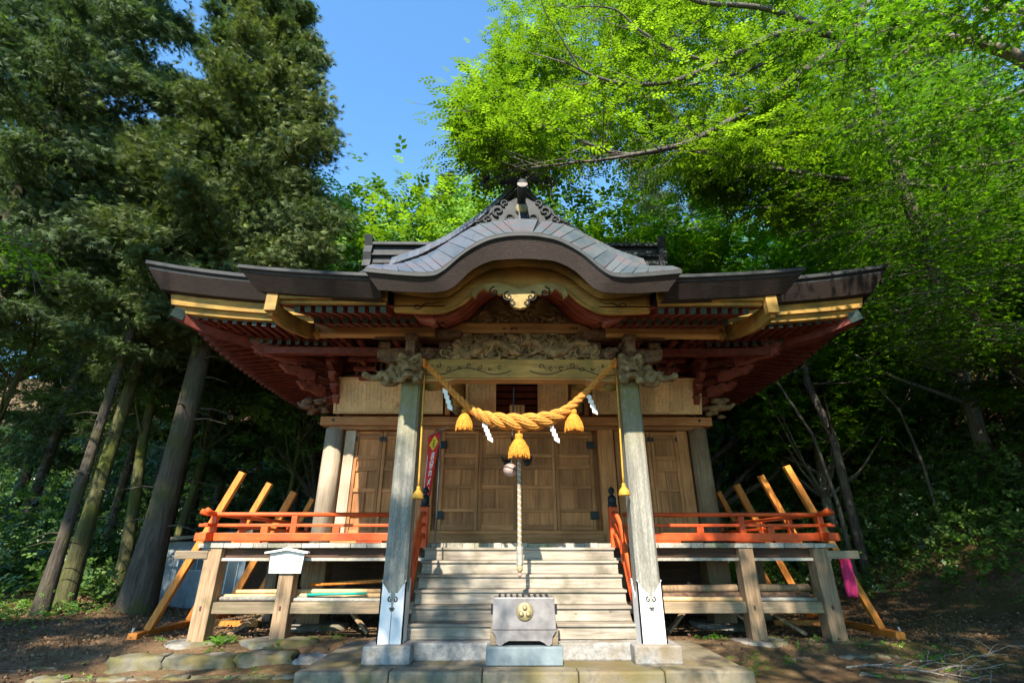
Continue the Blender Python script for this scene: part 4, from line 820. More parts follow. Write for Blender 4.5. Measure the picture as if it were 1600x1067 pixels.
# bell, chain, bell rope
bl = thing('round_bell', 'round slit metal bell hanging above the striped rope', 'bell', W(798, 736, 7.72))
c = W(797, 734, 7.72); MB().ico(c, .105, 3, (1, 1, .95)).build('bell_body', M['bell'], bl, True)
MB().lathe([(.108, -.012), (.112, 0), (.108, .012)], c+V(0, 0, .02), 24, Matrix.Rotation(.35, 3, 'Y')).build('rim_band', M['redlion'], bl, True)
ch = MB(); top = V(c.x+.06, 7.72, 4.0); q = c+V(.02, 0, .11)
for k in range(34): p = lerp(q, top, k/33); ch.lathe([(.012, -.018), (.016, 0), (.012, .018)], p, 6, Matrix.Rotation(PI/2*(k % 2), 3, 'X'))
ch.build('chain', M['iron'], bl)
br = thing('bell_rope', 'striped pink white and green bell rope ending in a wooden handle', 'rope', W(812, 897, 7.6))
a = W(811, 712, 7.6); b = W(812, 856, 7.6); n = 130
for k, m in enumerate((M['pink'], M['dullwhite'], M['greenc'], M['olive'])):
    MB().tube([lerp(a, b, i/n)+V(math.cos(i*.8+k*PI/2), math.sin(i*.8+k*PI/2), 0)*.017 for i in range(n+1)], .0155, 6).build('cord_strand', m, br, True)
b2 = W(812, 884, 7.6); MB().lathe([(.042, 0), (.05, .02), (.05, .1), (.042, .24), (.03, .26)], V(b.x, b.y, b2.z), 6).build('wooden_handle', M['deckend'], br)
MB().lathe([(.02, -.08), (.04, -.05), (.044, 0), (.03, .02)], V(b.x, b.y, b2.z-.005), 12).build('end_knob', M['olive'], br, True); MB().lathe([(.006, -.14), (.025, -.12), (.03, -.09)], V(b.x, b.y, b2.z-.005), 10).build('cord_end', M['pink'], br, True)
# gold cords down the inside of the pillars
for sgn, px, rows, lab in ((-1, 657, (575, 760), 'gold cord with small tassel down the banner side pillar'), (1, 972, (572, 755), 'gold cord with small tassel down the pillar farther from the banner')):
    t = thing('gold_cord', lab, 'cord', (sgn*1.5, 7.5, 2.5), 'gold cords tied to the porch pillars')
    P = [W(lerp(664 if sgn < 0 else 962, 654 if sgn < 0 else 974, u), lerp(rows[0], rows[1], u), 7.50) for u in np.linspace(0, 1, 14)]
    MB().tube(P, .014, 7).build('cord', M['gold'], t, True); e = P[-1]
    MB().ico(e+V(0, 0, -.02), .03, 2).build('knot', M['gold'], t, True)
    MB().lathe([(.085, -.17), (.088, -.165), (.07, -.1), (.04, -.06), (.025, -.045), (.03, -.03)], e, 18, None, .03).build('small_tassel', M['gold'], t, True)
# banner
fl = thing('red_banner', 'narrow red banner with yellow diamond and white characters beside the doors', 'banner', V(-1.75, 9.9, 1.7))
def fb(u, v, o=0): A = W(669, 680, 10.0); B = W(690, 672, 10.0); C = W(662, 775, 10.0); D = W(672, 775, 10.0); p = lerp(lerp(A, B, u), lerp(C, D, u), v); return p+V(0, .05*math.sin(v*5+u*2)-o, 0)
g = MB(); g.loft([[fb(u, v) for u in np.linspace(0, 1, 7)] for v in np.linspace(0, 1, 24)], closed=False); o = g.build('cloth', M['flag'], fl, True); s_ = o.modifiers.new('solid', 'SOLIDIFY'); s_.thickness = .004
MB().add([fb(.5, .04, .006), fb(.88, .17, .006), fb(.5, .29, .006), fb(.12, .17, .006)], [(0, 1, 2, 3)]).build('yellow_diamond', M['yellow'], o)
def fstroke(g, u0, v0, u1, v1, w=.011):
    a = fb(u0, v0, .010); b = fb(u1, v1, .010); g.tube([a, lerp(a, b, .5), b], w, 5, True)
g = MB()
for s in ((.42, .12, .6, .12), (.36, .17, .62, .17), (.5, .12, .5, .22), (.4, .22, .62, .22)): fstroke(g, *s, .009)
g.build('diamond_character', M['ink'], o)
chars = [[(-.3, -.4, .3, -.4), (0, -.5, 0, .1), (-.35, -.1, .35, -.1), (-.25, .15, -.25, .5), (.25, .15, .25, .5), (-.25, .15, .25, .15), (-.25, .5, .25, .5)], [(-.3, -.4, .3, -.4), (-.3, -.4, -.3, .0), (.3, -.4, .3, 0), (-.3, 0, .3, 0), (-.35, .2, .35, .2), (.3, .2, .2, .5), (-.3, .5, .2, .5)], [(-.35, -.2, .35, -.2), (.3, -.2, .2, .45), (0, -.45, -.3, .45)], [(.3, -.45, -.3, .45), (-.25, -.2, .25, .3)], [(-.35, -.2, .35, -.2), (-.15, -.45, -.15, .1), (.15, -.45, .0, .45)]]
for k, chs in enumerate(chars):
    g = MB(); v0 = .38+.135*k
    for s in chs: fstroke(g, .58+s[0]*.5, v0+s[1]*.11, .58+s[2]*.5, v0+s[3]*.11, .010)
    g.build('white_character', M['white'], o)
g = MB(); 
for v in np.linspace(.34, .95, 10): fstroke(g, .06, v, .06, v+.065, .006)
g.build('white_border', M['white'], o)
MB().tube([V(-1.56, 10.02, 1.68), W(689, 668, 10.0)], [.013, .011], 8).build('pole', M['greypole'], fl, True); MB().tube([W(667, 682, 10.0), W(690, 671, 10.0), W(701, 667, 10.0)], .008, 6).build('cross_bar', M['greypole'], fl)
# offering box
bx = thing('offering_box', 'grey metal offering box with round three-dot crest on a blue-grey stone', 'offering box', (.03, 7.5, .24))
BY = 7.36; cx = .02
body = MB().prism([(cx-.42, .62), (cx+.42, .62), (cx+.405, 1.0), (cx-.405, 1.0)], BY, BY+.36).build('box_body', M['box'], bx, bevel=.012)
rimz = fz(938, BY)
MB().prism([(cx-.42, .618), (cx+.42, .618), (cx+.37, .55), (cx+.36, .47), (cx+.33, .445), (cx+.29, .45), (cx+.26, .475), (cx+.2, .5), (cx-.2, .5), (cx-.26, .475), (cx-.29, .45), (cx-.33, .445), (cx-.36, .47), (cx-.37, .55)], BY+.0, BY+.03).build('apron', M['box'], bx)
for sgn in (-1, 1): MB().bb(cx+sgn*.39-.055, cx+sgn*.39+.055, BY+.04, BY+.34, .443, .617).build('leg', M['brass'] if False else M['beamx'], bx, bevel=.008)
for sgn in (-1, 1): MB().bb(cx+sgn*.425-.012, cx+sgn*.425+.012, BY-.003, BY+.06, .8, .92).build('corner_plate', M['iron'], bx)
for k in range(9): MB().bb(cx-.34+.08*k, cx-.31+.08*k, BY+.03, BY+.33, 1.001, 1.02).build('slat', M['iron'], bx)
cr = MB().lathe([(.112, 0), (.112, .012), (.10, .02), (.0, .021)], V(cx+.01, BY+.002, .835), 32, Matrix.Rotation(PI/2, 3, 'X')).build('crest', M['brass'], bx, True)
for dx, dz in ((0, .048), (-.045, -.025), (.045, -.025)): MB().lathe([(.036, 0), (.034, .012), (.0, .016)], V(cx+.01+dx, BY-.018, .835+dz), 18, Matrix.Rotation(PI/2, 3, 'X')).build('crest_dot', M['brass'], cr, True)
MB().bb(cx-.49, cx+.49, BY-.06, BY+.27, .235, .44).build('stone_base', M['bluebase'], bx, bevel=.012)
# notice board on the veranda post
nb = thing('notice_board', 'small white peaked notice board fixed to the veranda post', 'notice board', V(-3.95, 9.15, 1.1))
c = W(447, 878, FY-.05); w, h = .29, .17
MB().prism([(c.x-w*.92, c.z-h), (c.x+w*.92, c.z-h), (c.x+w, c.z+h*.85), (c.x, c.z+h*1.12), (c.x-w, c.z+h*.85)], FY-.045, FY-.015).build('board', M['signwhite'], nb)
for sgn in (-1, 1): MB().beam(V(c.x, FY-.05, c.z+h*1.2), V(c.x+sgn*(w+.07), FY-.05, c.z+h*.86), .12, .028).build('little_roof', M['white'], nb)
MB().prism([(c.x-.1, c.z+h*1.2), (c.x, c.z+h*1.42), (c.x+.1, c.z+h*1.2)], FY-.1, FY-.01).build('roof_cap', M['deckend'], nb)
g = MB()
for k in range(9):
    xx = c.x+w*.75-k*.055; z = c.z+h*.6
    while z > c.z-h*.75:
        if random.random() < .7: g.bb(xx-.012, xx+random.uniform(.004, .014), FY-.0475, FY-.0455, z-random.uniform(.006, .014), z)
        z -= .02
g.build('faint_writing', M['inkgrey'], nb)
# timber stock lying on the low rails
i = 0
for (xa_, xb_, yy, zz, r, mk, lb) in ((-5.3, -3.0, 9.42, .81, .035, 'deckend', 'pale bare pole on the tie rail under the railing, banner side'), (-5.2, -1.9, 9.52, .83, .04, 'cedarz', 'long tan pole laid under the veranda, banner side'), (-3.8, -2.0, 9.34, .80, .03, 'deckend', 'short pale pole lying under the veranda, banner side'), (-4.9, -2.2, 9.62, .9, .035, 'cedarz', 'tan pole lying on the others under the veranda, banner side'), (-3.7, -1.8, 9.7, 1.0, .03, 'prop', 'slanting orange pole under the veranda beside the stairs'), (-3.6, -2.6, 9.4, .87, .022, 'teal', 'teal plastic pipe lying on poles under the veranda'), (2.0, 5.0, 9.45, .84, .055, 'redlion', 'thick reddish log on the tie rail, far side from the banner'), (1.9, 3.9, 9.36, .805, .035, 'cedarz', 'tan plank on the tie rail beside the stairs, far side from the banner'), (2.3, 5.1, 9.58, .94, .06, 'post', 'thick dark log under the veranda, far side from the banner'), (4.0, 5.1, 9.36, .80, .03, 'deckend', 'short pale plank between the outer posts, far side from the banner')):
    z2 = zz+(.09 if mk == 'prop' else random.uniform(-.02, .02)); mid = V((xa_+xb_)/2, yy, (zz+z2)/2+.004)
    t = thing('timber_pole', lb, 'pole', mid, 'timber stored under the veranda'); MB().tube([V(xa_, yy, zz), mid, V(xb_, yy+.05, z2)], [r, r*1.05, r], 8).build('pole_shaft', M[mk], t, True); MB().tube([V(xb_-.001, yy+.05, z2), V(xb_+.006, yy+.05, z2)], r*.97, 8).build('sawn_end', M['deckend'], t)
# orange props on both sides, each on its own, and the ground beams
names = ['outermost front', 'second', 'third', 'rearmost']
for sgn, tops, side in ((-1, ((380, 738), (422, 755), (460, 768), (489, 779)), 'white shed'), (1, ((1228, 728), (1188, 743), (1150, 757), (1122, 768)), 'steep hillside')):
    for k, (px, py) in enumerate(tops):
        top = WX(px, py, sgn*5.3); y = top.y; w = .12 if k != 2 else .15
        t = thing('prop_timber', f'orange timber prop, {names[k]} of the row facing the {side}', 'prop', (sgn*6.35, y, .2), 'orange props along the veranda sides')
        bot = V(sgn*6.38, y, .30); MB().beam(bot, top, w, .1, (0, 1, 0)).build('timber', M['prop'], t, bevel=.008)
        MB().beam(bot+V(0, -.07, -.02), bot+V(0, -.07, .12), .04, .03).build('bolt_plate', M['greypole'], t)
    t = thing('ground_beam', f'orange ground beam carrying the props, facing the {side}', 'beam', (sgn*6.4, 12, .2), 'orange ground beams')
    MB().bb(sgn*6.4-.08, sgn*6.4+.08, 9.45, 14.8, .17, .30).build('beam', M['prop'], t, bevel=.01)
    for y in (9.6, 11.6, 13.6): MB().tube([V(sgn*6.52, y, gz(sgn*6.5, y)-.1), V(sgn*6.5, y, .36)], .02, 8).build('stake', M['greypole'], t)
    MB().bb(min(sgn*6.3, sgn*5.0), max(sgn*6.3, sgn*5.0), 10.9, 11.0, .2, .3).build('cross_tie', M['prop'], t)
t = thing('pink_banner', 'faded magenta cloth banner hung behind the outer veranda post', 'banner', V(5.6, 9.7, .9))
a, b, c, d = W(1312, 870, 9.6), W(1328, 870, 9.6), W(1324, 932, 9.6), W(1341, 933, 9.6)
g = MB(); g.loft([[lerp(lerp(a, b, u), lerp(c, d, u), v)+V(0, .03*math.sin(9*u+3*v), 0) for u in np.linspace(0, 1, 8)] for v in np.linspace(0, 1, 10)], closed=False); o = g.build('cloth', M['pinkcloth'], t, True); o.modifiers.new('solid', 'SOLIDIFY').thickness = .004
MB().tube([a+V(-.02, 0, .02), b+V(.02, 0, .02)], .012, 6).build('cross_bar', M['greypole'], t)
# shed
sx0, sx1, sy0, sy1 = -9.35, -6.95, 14.0, 17.0
sh = thing('white_shed', 'small pale blue-white shed behind the cedars and the veranda', 'shed', (-8, 15, .2))
wl = MB().bb(sx0, sx1, sy0, sy1, .0, 1.75).build('wall', M['shed'], sh)
for k in range(14): MB().bb(sx0+.02+k*.17, sx0+.035+k*.17, sy0-.006, sy0+.01, .05, 1.74).build('siding_seam', M['shed'], wl)
MB().prism([(sx0-.15, 1.72), (sx1+.15, 1.95), (sx1+.15, 2.03), (sx0-.15, 1.80)], sy0-.25, sy1+.2).build('roof', M['shedroof'], sh, bevel=.01)
for (a, b, z0, z1) in ((-8.55, -7.8, 1.05, 1.55), (-7.65, -7.1, .5, 1.35)):
    wd = MB().bb(a, b, sy0-.03, sy0+.02, z0, z1).build('window', M['greypole'], sh)
    for q, r in ((a+.03, (a+b)/2-.015), ((a+b)/2+.015, b-.03)): MB().bb(q, r, sy0-.036, sy0-.028, z0+.03, z1-.03).build('pane', M['glass'], wd)
# stones
def rock(name, label, c, sc, m='stone', seed=0, grp='foundation stones', cat='stone', flat=.55):
    t = MB(); vs, fs = ICO[3]; rs = np.random.default_rng(seed+100); off = rs.uniform(0, 9, 3)
    out = []
    for v in vs:
        k = 1+.16*math.sin(v.x*3.1+off[0])*math.sin(v.y*2.7+off[1])+.1*math.sin(v.z*5+v.x*4+off[2])+.04*math.sin(v.x*11+off[1])*math.sin(v.y*9+v.z*7)
        q = V(v.x*sc[0], v.y*sc[1], v.z*sc[2])*k; q.z = min(q.z, sc[2]*flat); out.append(Vector(c)+q)
    o = t.add(out, fs).build(name, M[m], None, True)
    o.data.transform(Matrix.Translation(-Vector(c))); o.location = c; return tag(o, label, cat, grp)
rock('foundation_stone', 'mossy flat stone under the outer veranda post near the shed', (-5.22, 9.3, .08), (.55, .38, .25), 'stone', 1)
rock('foundation_stone', 'rounded mossy stone under the notice board post', (-3.85, 9.2, .1), (.6, .42, .28), 'kerbs', 2)
rock('foundation_stone', 'stone under the inner veranda post away from the shed', (3.95, 9.28, .1), (.5, .4, .22), 'stone', 3)
rock('foundation_stone', 'flat wide stone under the outer veranda post away from the shed', (5.3, 9.3, .08), (.75, .4, .22), 'kerbs', 4)
rock('foundation_stone', 'large shaded stone under the hall column near the shed', (-3.95, 10.8, .1), (.75, .6, .35), 'stone', 5)
rock('foundation_stone', 'large shaded stone under the hall column away from the shed', (3.95, 10.8, .1), (.7, .6, .35), 'stone', 6)
def rough(name, a, b, w, h, m, par, seed, amp=.03):     # weathered block between two points, top at their height
    rs = np.random.default_rng(seed); a = Vector(a); b = Vector(b); d = b-a; L = d.length; d.normalize(); s = V(-d.y, d.x, 0)
    bm_ = bmesh.new(); bmesh.ops.create_cube(bm_, size=1); bmesh.ops.subdivide_edges(bm_, edges=bm_.edges[:], cuts=5, use_grid_fill=True); bm_.verts.index_update(); o = rs.uniform(0, 9, 6)
    vs = []
    for v in bm_.verts:
        c = v.co; e = 1-.10*max(0, abs(c.x)+abs(c.y)-.8)-.12*max(0, abs(c.z)+abs(c.y)-.85)
        j = V(math.sin(7*c.y+5*c.z+o[0])+math.sin(13*c.z+o[1]), math.sin(9*c.x+4*c.z+o[2])+math.sin(15*c.x+o[3]), math.sin(8*c.x+6*c.y+o[4])+.6*math.sin(17*c.y+11*c.x+o[5]))*amp*.5
        vs.append((a+b)/2+d*(c.x*L*e+j.x)+s*(c.y*w*e+j.y)+V(0, 0, -h/2+c.z*h*e+j.z*.6))
    fs = [tuple(v.index for v in f.verts) for f in bm_.faces]; bm_.free(); return MB().add(vs, fs).build(name, M[m], par, True)
def kerb(a, b, n, w, h, z, m, label, seed, name='kerb_stone', amp=.03):
    t = thing(name, label, 'kerb', ((a[0]+b[0])/2, (a[1]+b[1])/2, z)); random.seed(seed); cuts = sorted([0, 1]+[(i+random.uniform(-.25, .25))/n for i in range(1, n)])
    for i, (u, v) in enumerate(zip(cuts[:-1], cuts[1:])):
        zz = z+random.uniform(-.015, .015); rough('stone', V(lerp(a[0], b[0], u), lerp(a[1], b[1], u), zz), V(lerp(a[0], b[0], v-.006), lerp(a[1], b[1], v-.006), zz+random.uniform(-.01, .01)), w*random.uniform(.85, 1.1), h, m, t, seed*20+i, amp)
kerb((-5.75, 8.16), (-3.3, 8.55), 3, .34, .34, .20, 'kerbs', 'rough stone kerb below the outer post on the shed side', 3, amp=.05)
kerb((-3.25, 8.5), (-2.8, 8.52), 1, .36, .3, .16, 'stonel', 'single grey stone between the kerb and the platform', 4, amp=.05)
kerb((-6.3, 7.6), (-2.9, 7.8), 9, .22, .2, .05, 'kerbs', 'row of grey paving stones in the path edge, shed side', 5)
kerb((-10.5, 7.6), (-6.4, 8.15), 9, .14, .2, .06, 'kerbs', 'dark gutter stones curving towards the cedars', 6)
kerb((3.9, 8.5), (9.5, 8.9), 12, .16, .24, .11, 'kerbs', 'dark gutter stones crossing towards the hillside', 7, amp=.05)
kerb((4.6, 7.85), (6.2, 6.9), 4, .18, .2, .04, 'kerbs', 'broken dark gutter stones below the dry twigs', 8, amp=.05)
# dry twigs and boards on the ground
for k, (x, y, a, L) in enumerate(((4.5, 8.0, -.3, 1.5), (5.0, 7.7, -.5, 1.3), (5.6, 8.1, .4, 1.1), (4.9, 8.2, -.15, 1.7), (6.6, 8.4, .5, .9), (8.6, 9.2, .2, 1.6))):
    b = MB(); P = [V(x+L*t*math.cos(a)+.05*math.sin(7*t+k), y+L*t*math.sin(a)+.06*math.sin(5*t), gz(x, y)+.04+.05*math.sin(4*t+k)) for t in np.linspace(0, 1, 8)]
    b.tube(P, [.016*(1-.7*t) for t in np.linspace(0, 1, 8)], 5)
    for j in (2, 3, 4, 5, 6): d = random.uniform(-1.2, 1.2); b.tube([P[j], P[j]+V(.25*math.cos(a+d), .25*math.sin(a+d), .1), P[j]+V(.5*math.cos(a+d*1.3), .5*math.sin(a+d*1.3), .12)], [.008, .006, .003], 4)
    o = b.build('dry_twig', M['barkp'], None); tag(o, 'bare dry twig lying on the ground near the gutter stones', 'twig', 'dry twigs on the ground')
# ================================================================== VEGETATION
def unit(a): return a/np.maximum(np.linalg.norm(a, axis=1, keepdims=True), 1e-6)
def leafmesh(name, pos, fwd, nrm, size, tmpl, clump=None):
    tv, tf = tmpl; N = len(pos); k = len(tv); fwd = unit(fwd); side = unit(np.cross(nrm, fwd)); up = np.cross(fwd, side)
    v = pos[:, None, :]+size[:, None, None]*(tv[None, :, 0:1]*fwd[:, None, :]+tv[None, :, 1:2]*side[:, None, :]+tv[None, :, 2:3]*up[:, None, :])
    f = (tf[None]+(np.arange(N)*k)[:, None, None]).reshape(-1, 3); nf = len(f)
    me = bpy.data.meshes.new(name); me.vertices.add(N*k); me.vertices.foreach_set('co', v.reshape(-1).astype(np.float32))
    me.loops.add(nf*3); me.loops.foreach_set('vertex_index', f.reshape(-1).astype(np.int32))
    me.polygons.add(nf); me.polygons.foreach_set('loop_start', np.arange(nf, dtype=np.int32)*3); me.polygons.foreach_set('loop_total', np.full(nf, 3, np.int32))
    r = rng.random(N) if clump is None else np.clip(clump+rng.normal(0, .16, N), 0, 1)
    a = me.attributes.new('rnd', 'FLOAT', 'POINT'); a.data.foreach_set('value', np.repeat(r, k).astype(np.float32)); me.update(); return me
def T(vs, fs): return np.array(vs, float), np.array(fs, int)
def sprig(n, lw=.3, ll=.55, alt=True, droop=.12):       # a twig of n folded leaves
    vs = []; fs = []
    for i in range(n):
        t = (i+.4)/n; s = (1 if i % 2 else -1); a = (0 if i == n-1 else s*.85); L = ll*(1-.25*t)*(1 if n > 1 else 1.8); w = lw*L; o = np.array([t if n > 1 else -.5, 0, 0]); d = np.array([math.cos(a), math.sin(a), -droop]); e = np.array([-math.sin(a), math.cos(a), 0]); b = len(vs)
        vs += [o, o+d*L*.5+e*w+[0, 0, .05*L], o+d*L, o+d*L*.5-e*w+[0, 0, .05*L]]; fs += [(b, b+1, b+2), (b, b+2, b+3)]
    return T(vs, fs)
def needles(n=7):                                      # a drooping spray of narrow blades
    vs = []; fs = []
    for i in range(n):
        a = (i/(n-1)-.5)*1.5; L = 1-.35*abs(a); z = -.12+.1*((i*7) % 3); o = np.array([.25*i/n, 0, 0]); d = np.array([math.cos(a), math.sin(a), z]); e = np.array([-math.sin(a), math.cos(a), 0])*.055; b = len(vs)
        vs += [o-e, o+e, o+d*L]; fs += [(b, b+1, b+2)]
    return T(vs, fs)
def star():                                            # five-lobed maple leaf
    vs = [(0, 0, 0)]; fs = []
    ang = [-2.0, -1.5, -1.05, -.55, -.0, .55, 1.05, 1.5, 2.0]; rad = [.55, .28, .85, .36, 1.0, .36, .85, .28, .55]
    vs += [(r*math.cos(a), r*math.sin(a), -.12*r*r) for a, r in zip(ang, rad)]
    fs = [(0, i, i+1) for i in range(1, 9)]
    return T(vs, fs)
SPR8 = sprig(7, .26, .40); SPR5 = sprig(5); SPR4 = sprig(4, .36, .6); NEED = needles(); STAR = star(); LEAF = sprig(1, .36, .6)
def rdir(N, flat=1.0): d = rng.normal(0, 1, (N, 3)); d[:, 2] *= flat; return unit(d)
def cedar(seed, H, base, R, ns, br=2.6, rf=.0100, tight=.6):
    global rng; rng = np.random.default_rng(seed); random.seed(seed); tr = MB()
    r0 = H*rf; bend = [V(.12*math.sin(i*.9+seed), .12*math.cos(i*.7+seed), 0) for i in range(12)]
    P = [V(0, 0, -.6)]+[V(0, 0, H*i/11)+bend[i]*(i/11) for i in range(12)]; tr.tube(P, [r0*1.5, r0*1.3]+[r0*(1-.93*i/11) for i in range(1, 12)], 12)
    limbs = tr; pos = []; fw = []; cl = []
    nb = int((H-base)*br)
    for b in range(22):                                # dead stubs and twigs on the bare trunk
        z = rng.uniform(.25, 1.05)*base; a = rng.uniform(0, 6.28); L = rng.uniform(.25, 1.3); d = V(math.cos(a), math.sin(a), 0); tr.tube([V(0, 0, z), d*L*.5+V(0, 0, z+.02), d*L+V(0, 0, z-.12*L)], [.035, .018, .004], 4, False)
    for b in range(nb):
        u = (b+rng.random())/nb; z = base+(H-base)*u; L = R*(1-u)**.6*(.35+.65*min(1, u*5+.35))*rng.uniform(.7, 1.15)+.25; a = b*2.4+rng.uniform(-.4, .4); d = np.array([math.cos(a), math.sin(a)])
        drop = rng.uniform(.1, .35)*(1-u)+.0; pts = [np.array([0, 0, z])+np.append(d*L*t, -drop*L*t+.25*L*t*t+.25*u*L*t) for t in (0, .35, .7, 1)]
        limbs.tube([V(*q) for q in pts], [.018*H*.12*(1-u)+.02, .03, .02, .008], 4, False); k = max(6, int(ns/nb*(L/R+.25)*1.2)); lum = rng.random()
        t = rng.random(k)**.6; q = np.array([pts[0]])*0+np.stack([np.interp(t, (0, .35, .7, 1), [p[i] for p in pts]) for i in range(3)], 1); sp_ = .08+.24*tight*L*(.4+.6*np.sin(PI*np.clip(t, .1, 1)))
        q += rng.normal(0, 1, (k, 3))*np.stack([sp_, sp_, sp_*.42], 1); pos.append(q); f = np.tile(np.append(d, -.35), (k, 1))+rng.normal(0, .6, (k, 3)); fw.append(f); cl.append(np.full(k, .25+.5*lum))
    pos = np.concatenate(pos); fw = np.concatenate(fw); N = len(pos)
    return tr.mesh('trunk', smooth=True), None, leafmesh('crown', pos, fw, rdir(N)+[0, 0, .8], rng.uniform(.15, .32, N)*(1 if ns < 40000 else .9), NEED, np.concatenate(cl))
def broad(seed, H, R, ncl, per, size, tm, flat=.7, base=.35, trunk_r=None, sig=.34):
    global rng; rng = np.random.default_rng(seed); random.seed(seed); tr = MB(); r0 = trunk_r or H*.02
    lean = rng.normal(0, .05, 2); P = [V(lean[0]*z*z/H*.6+.1*math.sin(z*.8+seed), lean[1]*z*z/H*.6+.1*math.cos(z*.7), z) for z in np.linspace(-.5, H*.8, 9)]
    tr.tube(P, [r0*(1.25-1.05*i/8) for i in range(9)], 10); limbs = tr; cen = []; cz = H*(base+1)/2; hz_ = H*(1-base)/2
    while len(cen) < ncl:
        d = rdir(1)[0]*rng.random()**.38; c = np.array([d[0]*R, d[1]*R, cz+d[2]*hz_]); c[:2] *= (1+.25*math.sin(3*math.atan2(d[1], d[0])+seed)); cen.append(c)
    cen = np.array(cen)
    for c in cen[::2]:
        zs = max(H*.2, min(H*.75, c[2]-np.linalg.norm(c[:2])*.7)); i = min(7, int(zs/(H*.8)*8)); s = P[i]; m = s.lerp(V(*c), .5)+V(0, 0, -.1*R); limbs.tube([s, m, V(*c)], [.022*R, .013*R, .004*R], 5, False)
    k = np.repeat(np.arange(ncl), per); N = len(k); sg = rng.uniform(.7, 1.3, ncl)[k]*sig*R/3; off = rng.normal(0, 1, (N, 3))*sg[:, None]; off[:, 2] *= flat
    return tr.mesh('trunk', smooth=True), None, leafmesh('crown', cen[k]+off, unit(off*[1, 1, .4])+rdir(N, .6)*.45+[0, 0, -.25], rdir(N)*.5+[0, 0, 1.1], rng.uniform(.7, 1.3, N)*size, tm, rng.uniform(.15, .85, ncl)[k])
def tree(name, label, meshes, loc, mats, rz=0, s=1, grp=None, tilt=(0, 0)):
    t = thing(name, label, 'tree', loc, grp); t.rotation_euler = (tilt[0], tilt[1], rz); t.scale = (s, s, s); 
    for nm, me, m in zip(('trunk', 'limbs', 'crown'), meshes, (mats[0], mats[0], mats[1])):
        if me is None: continue
        o = bpy.data.objects.new(nm, me); COL.objects.link(o); o.parent = t
        if not me.materials: me.materials.append(m)
        if me.materials[0] != m: o.material_slots[0].link = 'OBJECT'; o.material_slots[0].material = m
    return t
CA = cedar(11, 26, 9, 2.5, 24000, 2.4, .0085); CB = cedar(12, 24, 6.5, 2.9, 26000); CC = cedar(13, 20.9, 6.5, 2.85, 62000, 5, .0155, .72); CD = cedar(14, 24, 3.5, 2.7, 34000, 4, .01, .9)
def gp_(px, py, z=.35): p = WZ(px, py, z); return p.x, p.y
fc = 'cedars beside the shed'
def put(lbl, ms, x, y, mats, rz, s, grp=fc, name='cedar_tree', dz=0, tilt=(0, 0)): return tree(name, lbl, ms, (x, y, gz(x, y)-.1+dz), mats, rz, s, grp, tilt)
bk = (M['bark'], M['cedar'])
put('massive cedar in front of the shed corner, its bronzed crown topping out in open sky', CC, -8.6, 12.7, (M['bark'], M['cedarb']), .3, 1.0)
put('moss-covered cedar trunk next to the massive cedar', CA, -10.35, 12.8, (M['barkm'], M['cedar']), 1.2, .85)
put('slim grey cedar leaning against the mossy one', CA, -9.9, 11.7, bk, 2.2, .62, tilt=(0, .02))
put('tall pale-barked cedar at the outer edge beyond the mossy trunk', CA, -14.2, 12.4, bk, 2.9, 1.1)
put('cedar rising outside the mossy pair', CB, -12.9, 10.4, bk, 4.0, .9)
for i, (px, Y, s, w, lb) in enumerate(((270, 19, .75, 0, 'slender cedar just behind the massive cedar'), (300, 21, .85, 1, 'cedar trunk behind the shed roof'), (335, 23, .8, 2, 'thin dark cedar beside the roof corner'), (180, 18, .7, 1, 'slender cedar between the massive and mossy trunks'), (45, 20, .9, 0, 'dim cedar far behind the mossy trunk'), (235, 26, .9, 1, 'distant cedar deep in the shaded wood'), (110, 25, .9, 0, 'distant thin cedar behind the mossy one'), (455, 24, .7, 1, 'slim cedar behind the veranda props'))):
    p = W(px, 800, Y); put(lb, (CA, CB, CD)[w], p.x, Y, bk, i*1.3, s)
put('bronzed cedar standing close behind the massive one', CC, -11.6, 17.5, (M['bark'], M['cedarb']), 2.5, .95, 'tall cedars against the sky')
put('dark full cedar low behind the roof corner', CD, -9.6, 23, (M['bark'], M['cedar']), 2.0, .78, 'tall cedars against the sky')
for i, (x, y, s, ms, lb) in enumerate(((-20, 21, .9, CD, 'full cedar deep beyond the shed'), (-19, 12.5, 1.0, CD, 'full-skirted cedar at the outer wood edge'), (-22, 26, 1.1, CD, 'far full-skirted cedar on the rise'), (-14, 28, .9, CD, 'far cedar on the rise behind the bronzed ones'), (-28, 24, 1.2, CC, 'far dense cedar at the edge of the rise'))):
    put(lb, ms, x, y, bk, i*.9+.4, s, 'cedars deeper in the wood')
UB = broad(26, 15, 2.6, 70, 70, .22, SPR5, .5, .35, .15, .42); p_ = W(345, 300, 14.5)
put('slender understory tree with sunlit crown beside the roof corner', UB, p_.x, 14.6, (M['barkm'], M['broad']), 0, 1.0, 'understory trees', 'understory_tree')
for i, (x, y, s, lb) in enumerate(((-11.7, 14.4, .62, 'low dark understory tree between the mossy trunk and the wood'), (-8.0, 18.2, .66, 'low dark understory tree behind the shed'), (-13.6, 12.6, .7, 'low dark understory tree outside the mossy trunk'), (-10.2, 16.2, .75, 'dark understory tree behind the massive cedar'))):
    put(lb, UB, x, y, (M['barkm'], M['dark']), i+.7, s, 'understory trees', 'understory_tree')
BA = broad(21, 10, 4.0, 120, 70, .30, SPR5, .55, .3); BB = broad(22, 9, 3.6, 110, 70, .30, SPR4, .5, .25); BC = broad(23, 12, 4.4, 110, 80, .34, SPR5, .7, .3)
bp = (M['barkd'], M['silver'])
put('rounded pale green tree just behind the roof on the cedar side', BA, -5.0, 20.5, bp, 0, 1.62, 'fresh green trees behind the roof', 'broadleaf_tree')
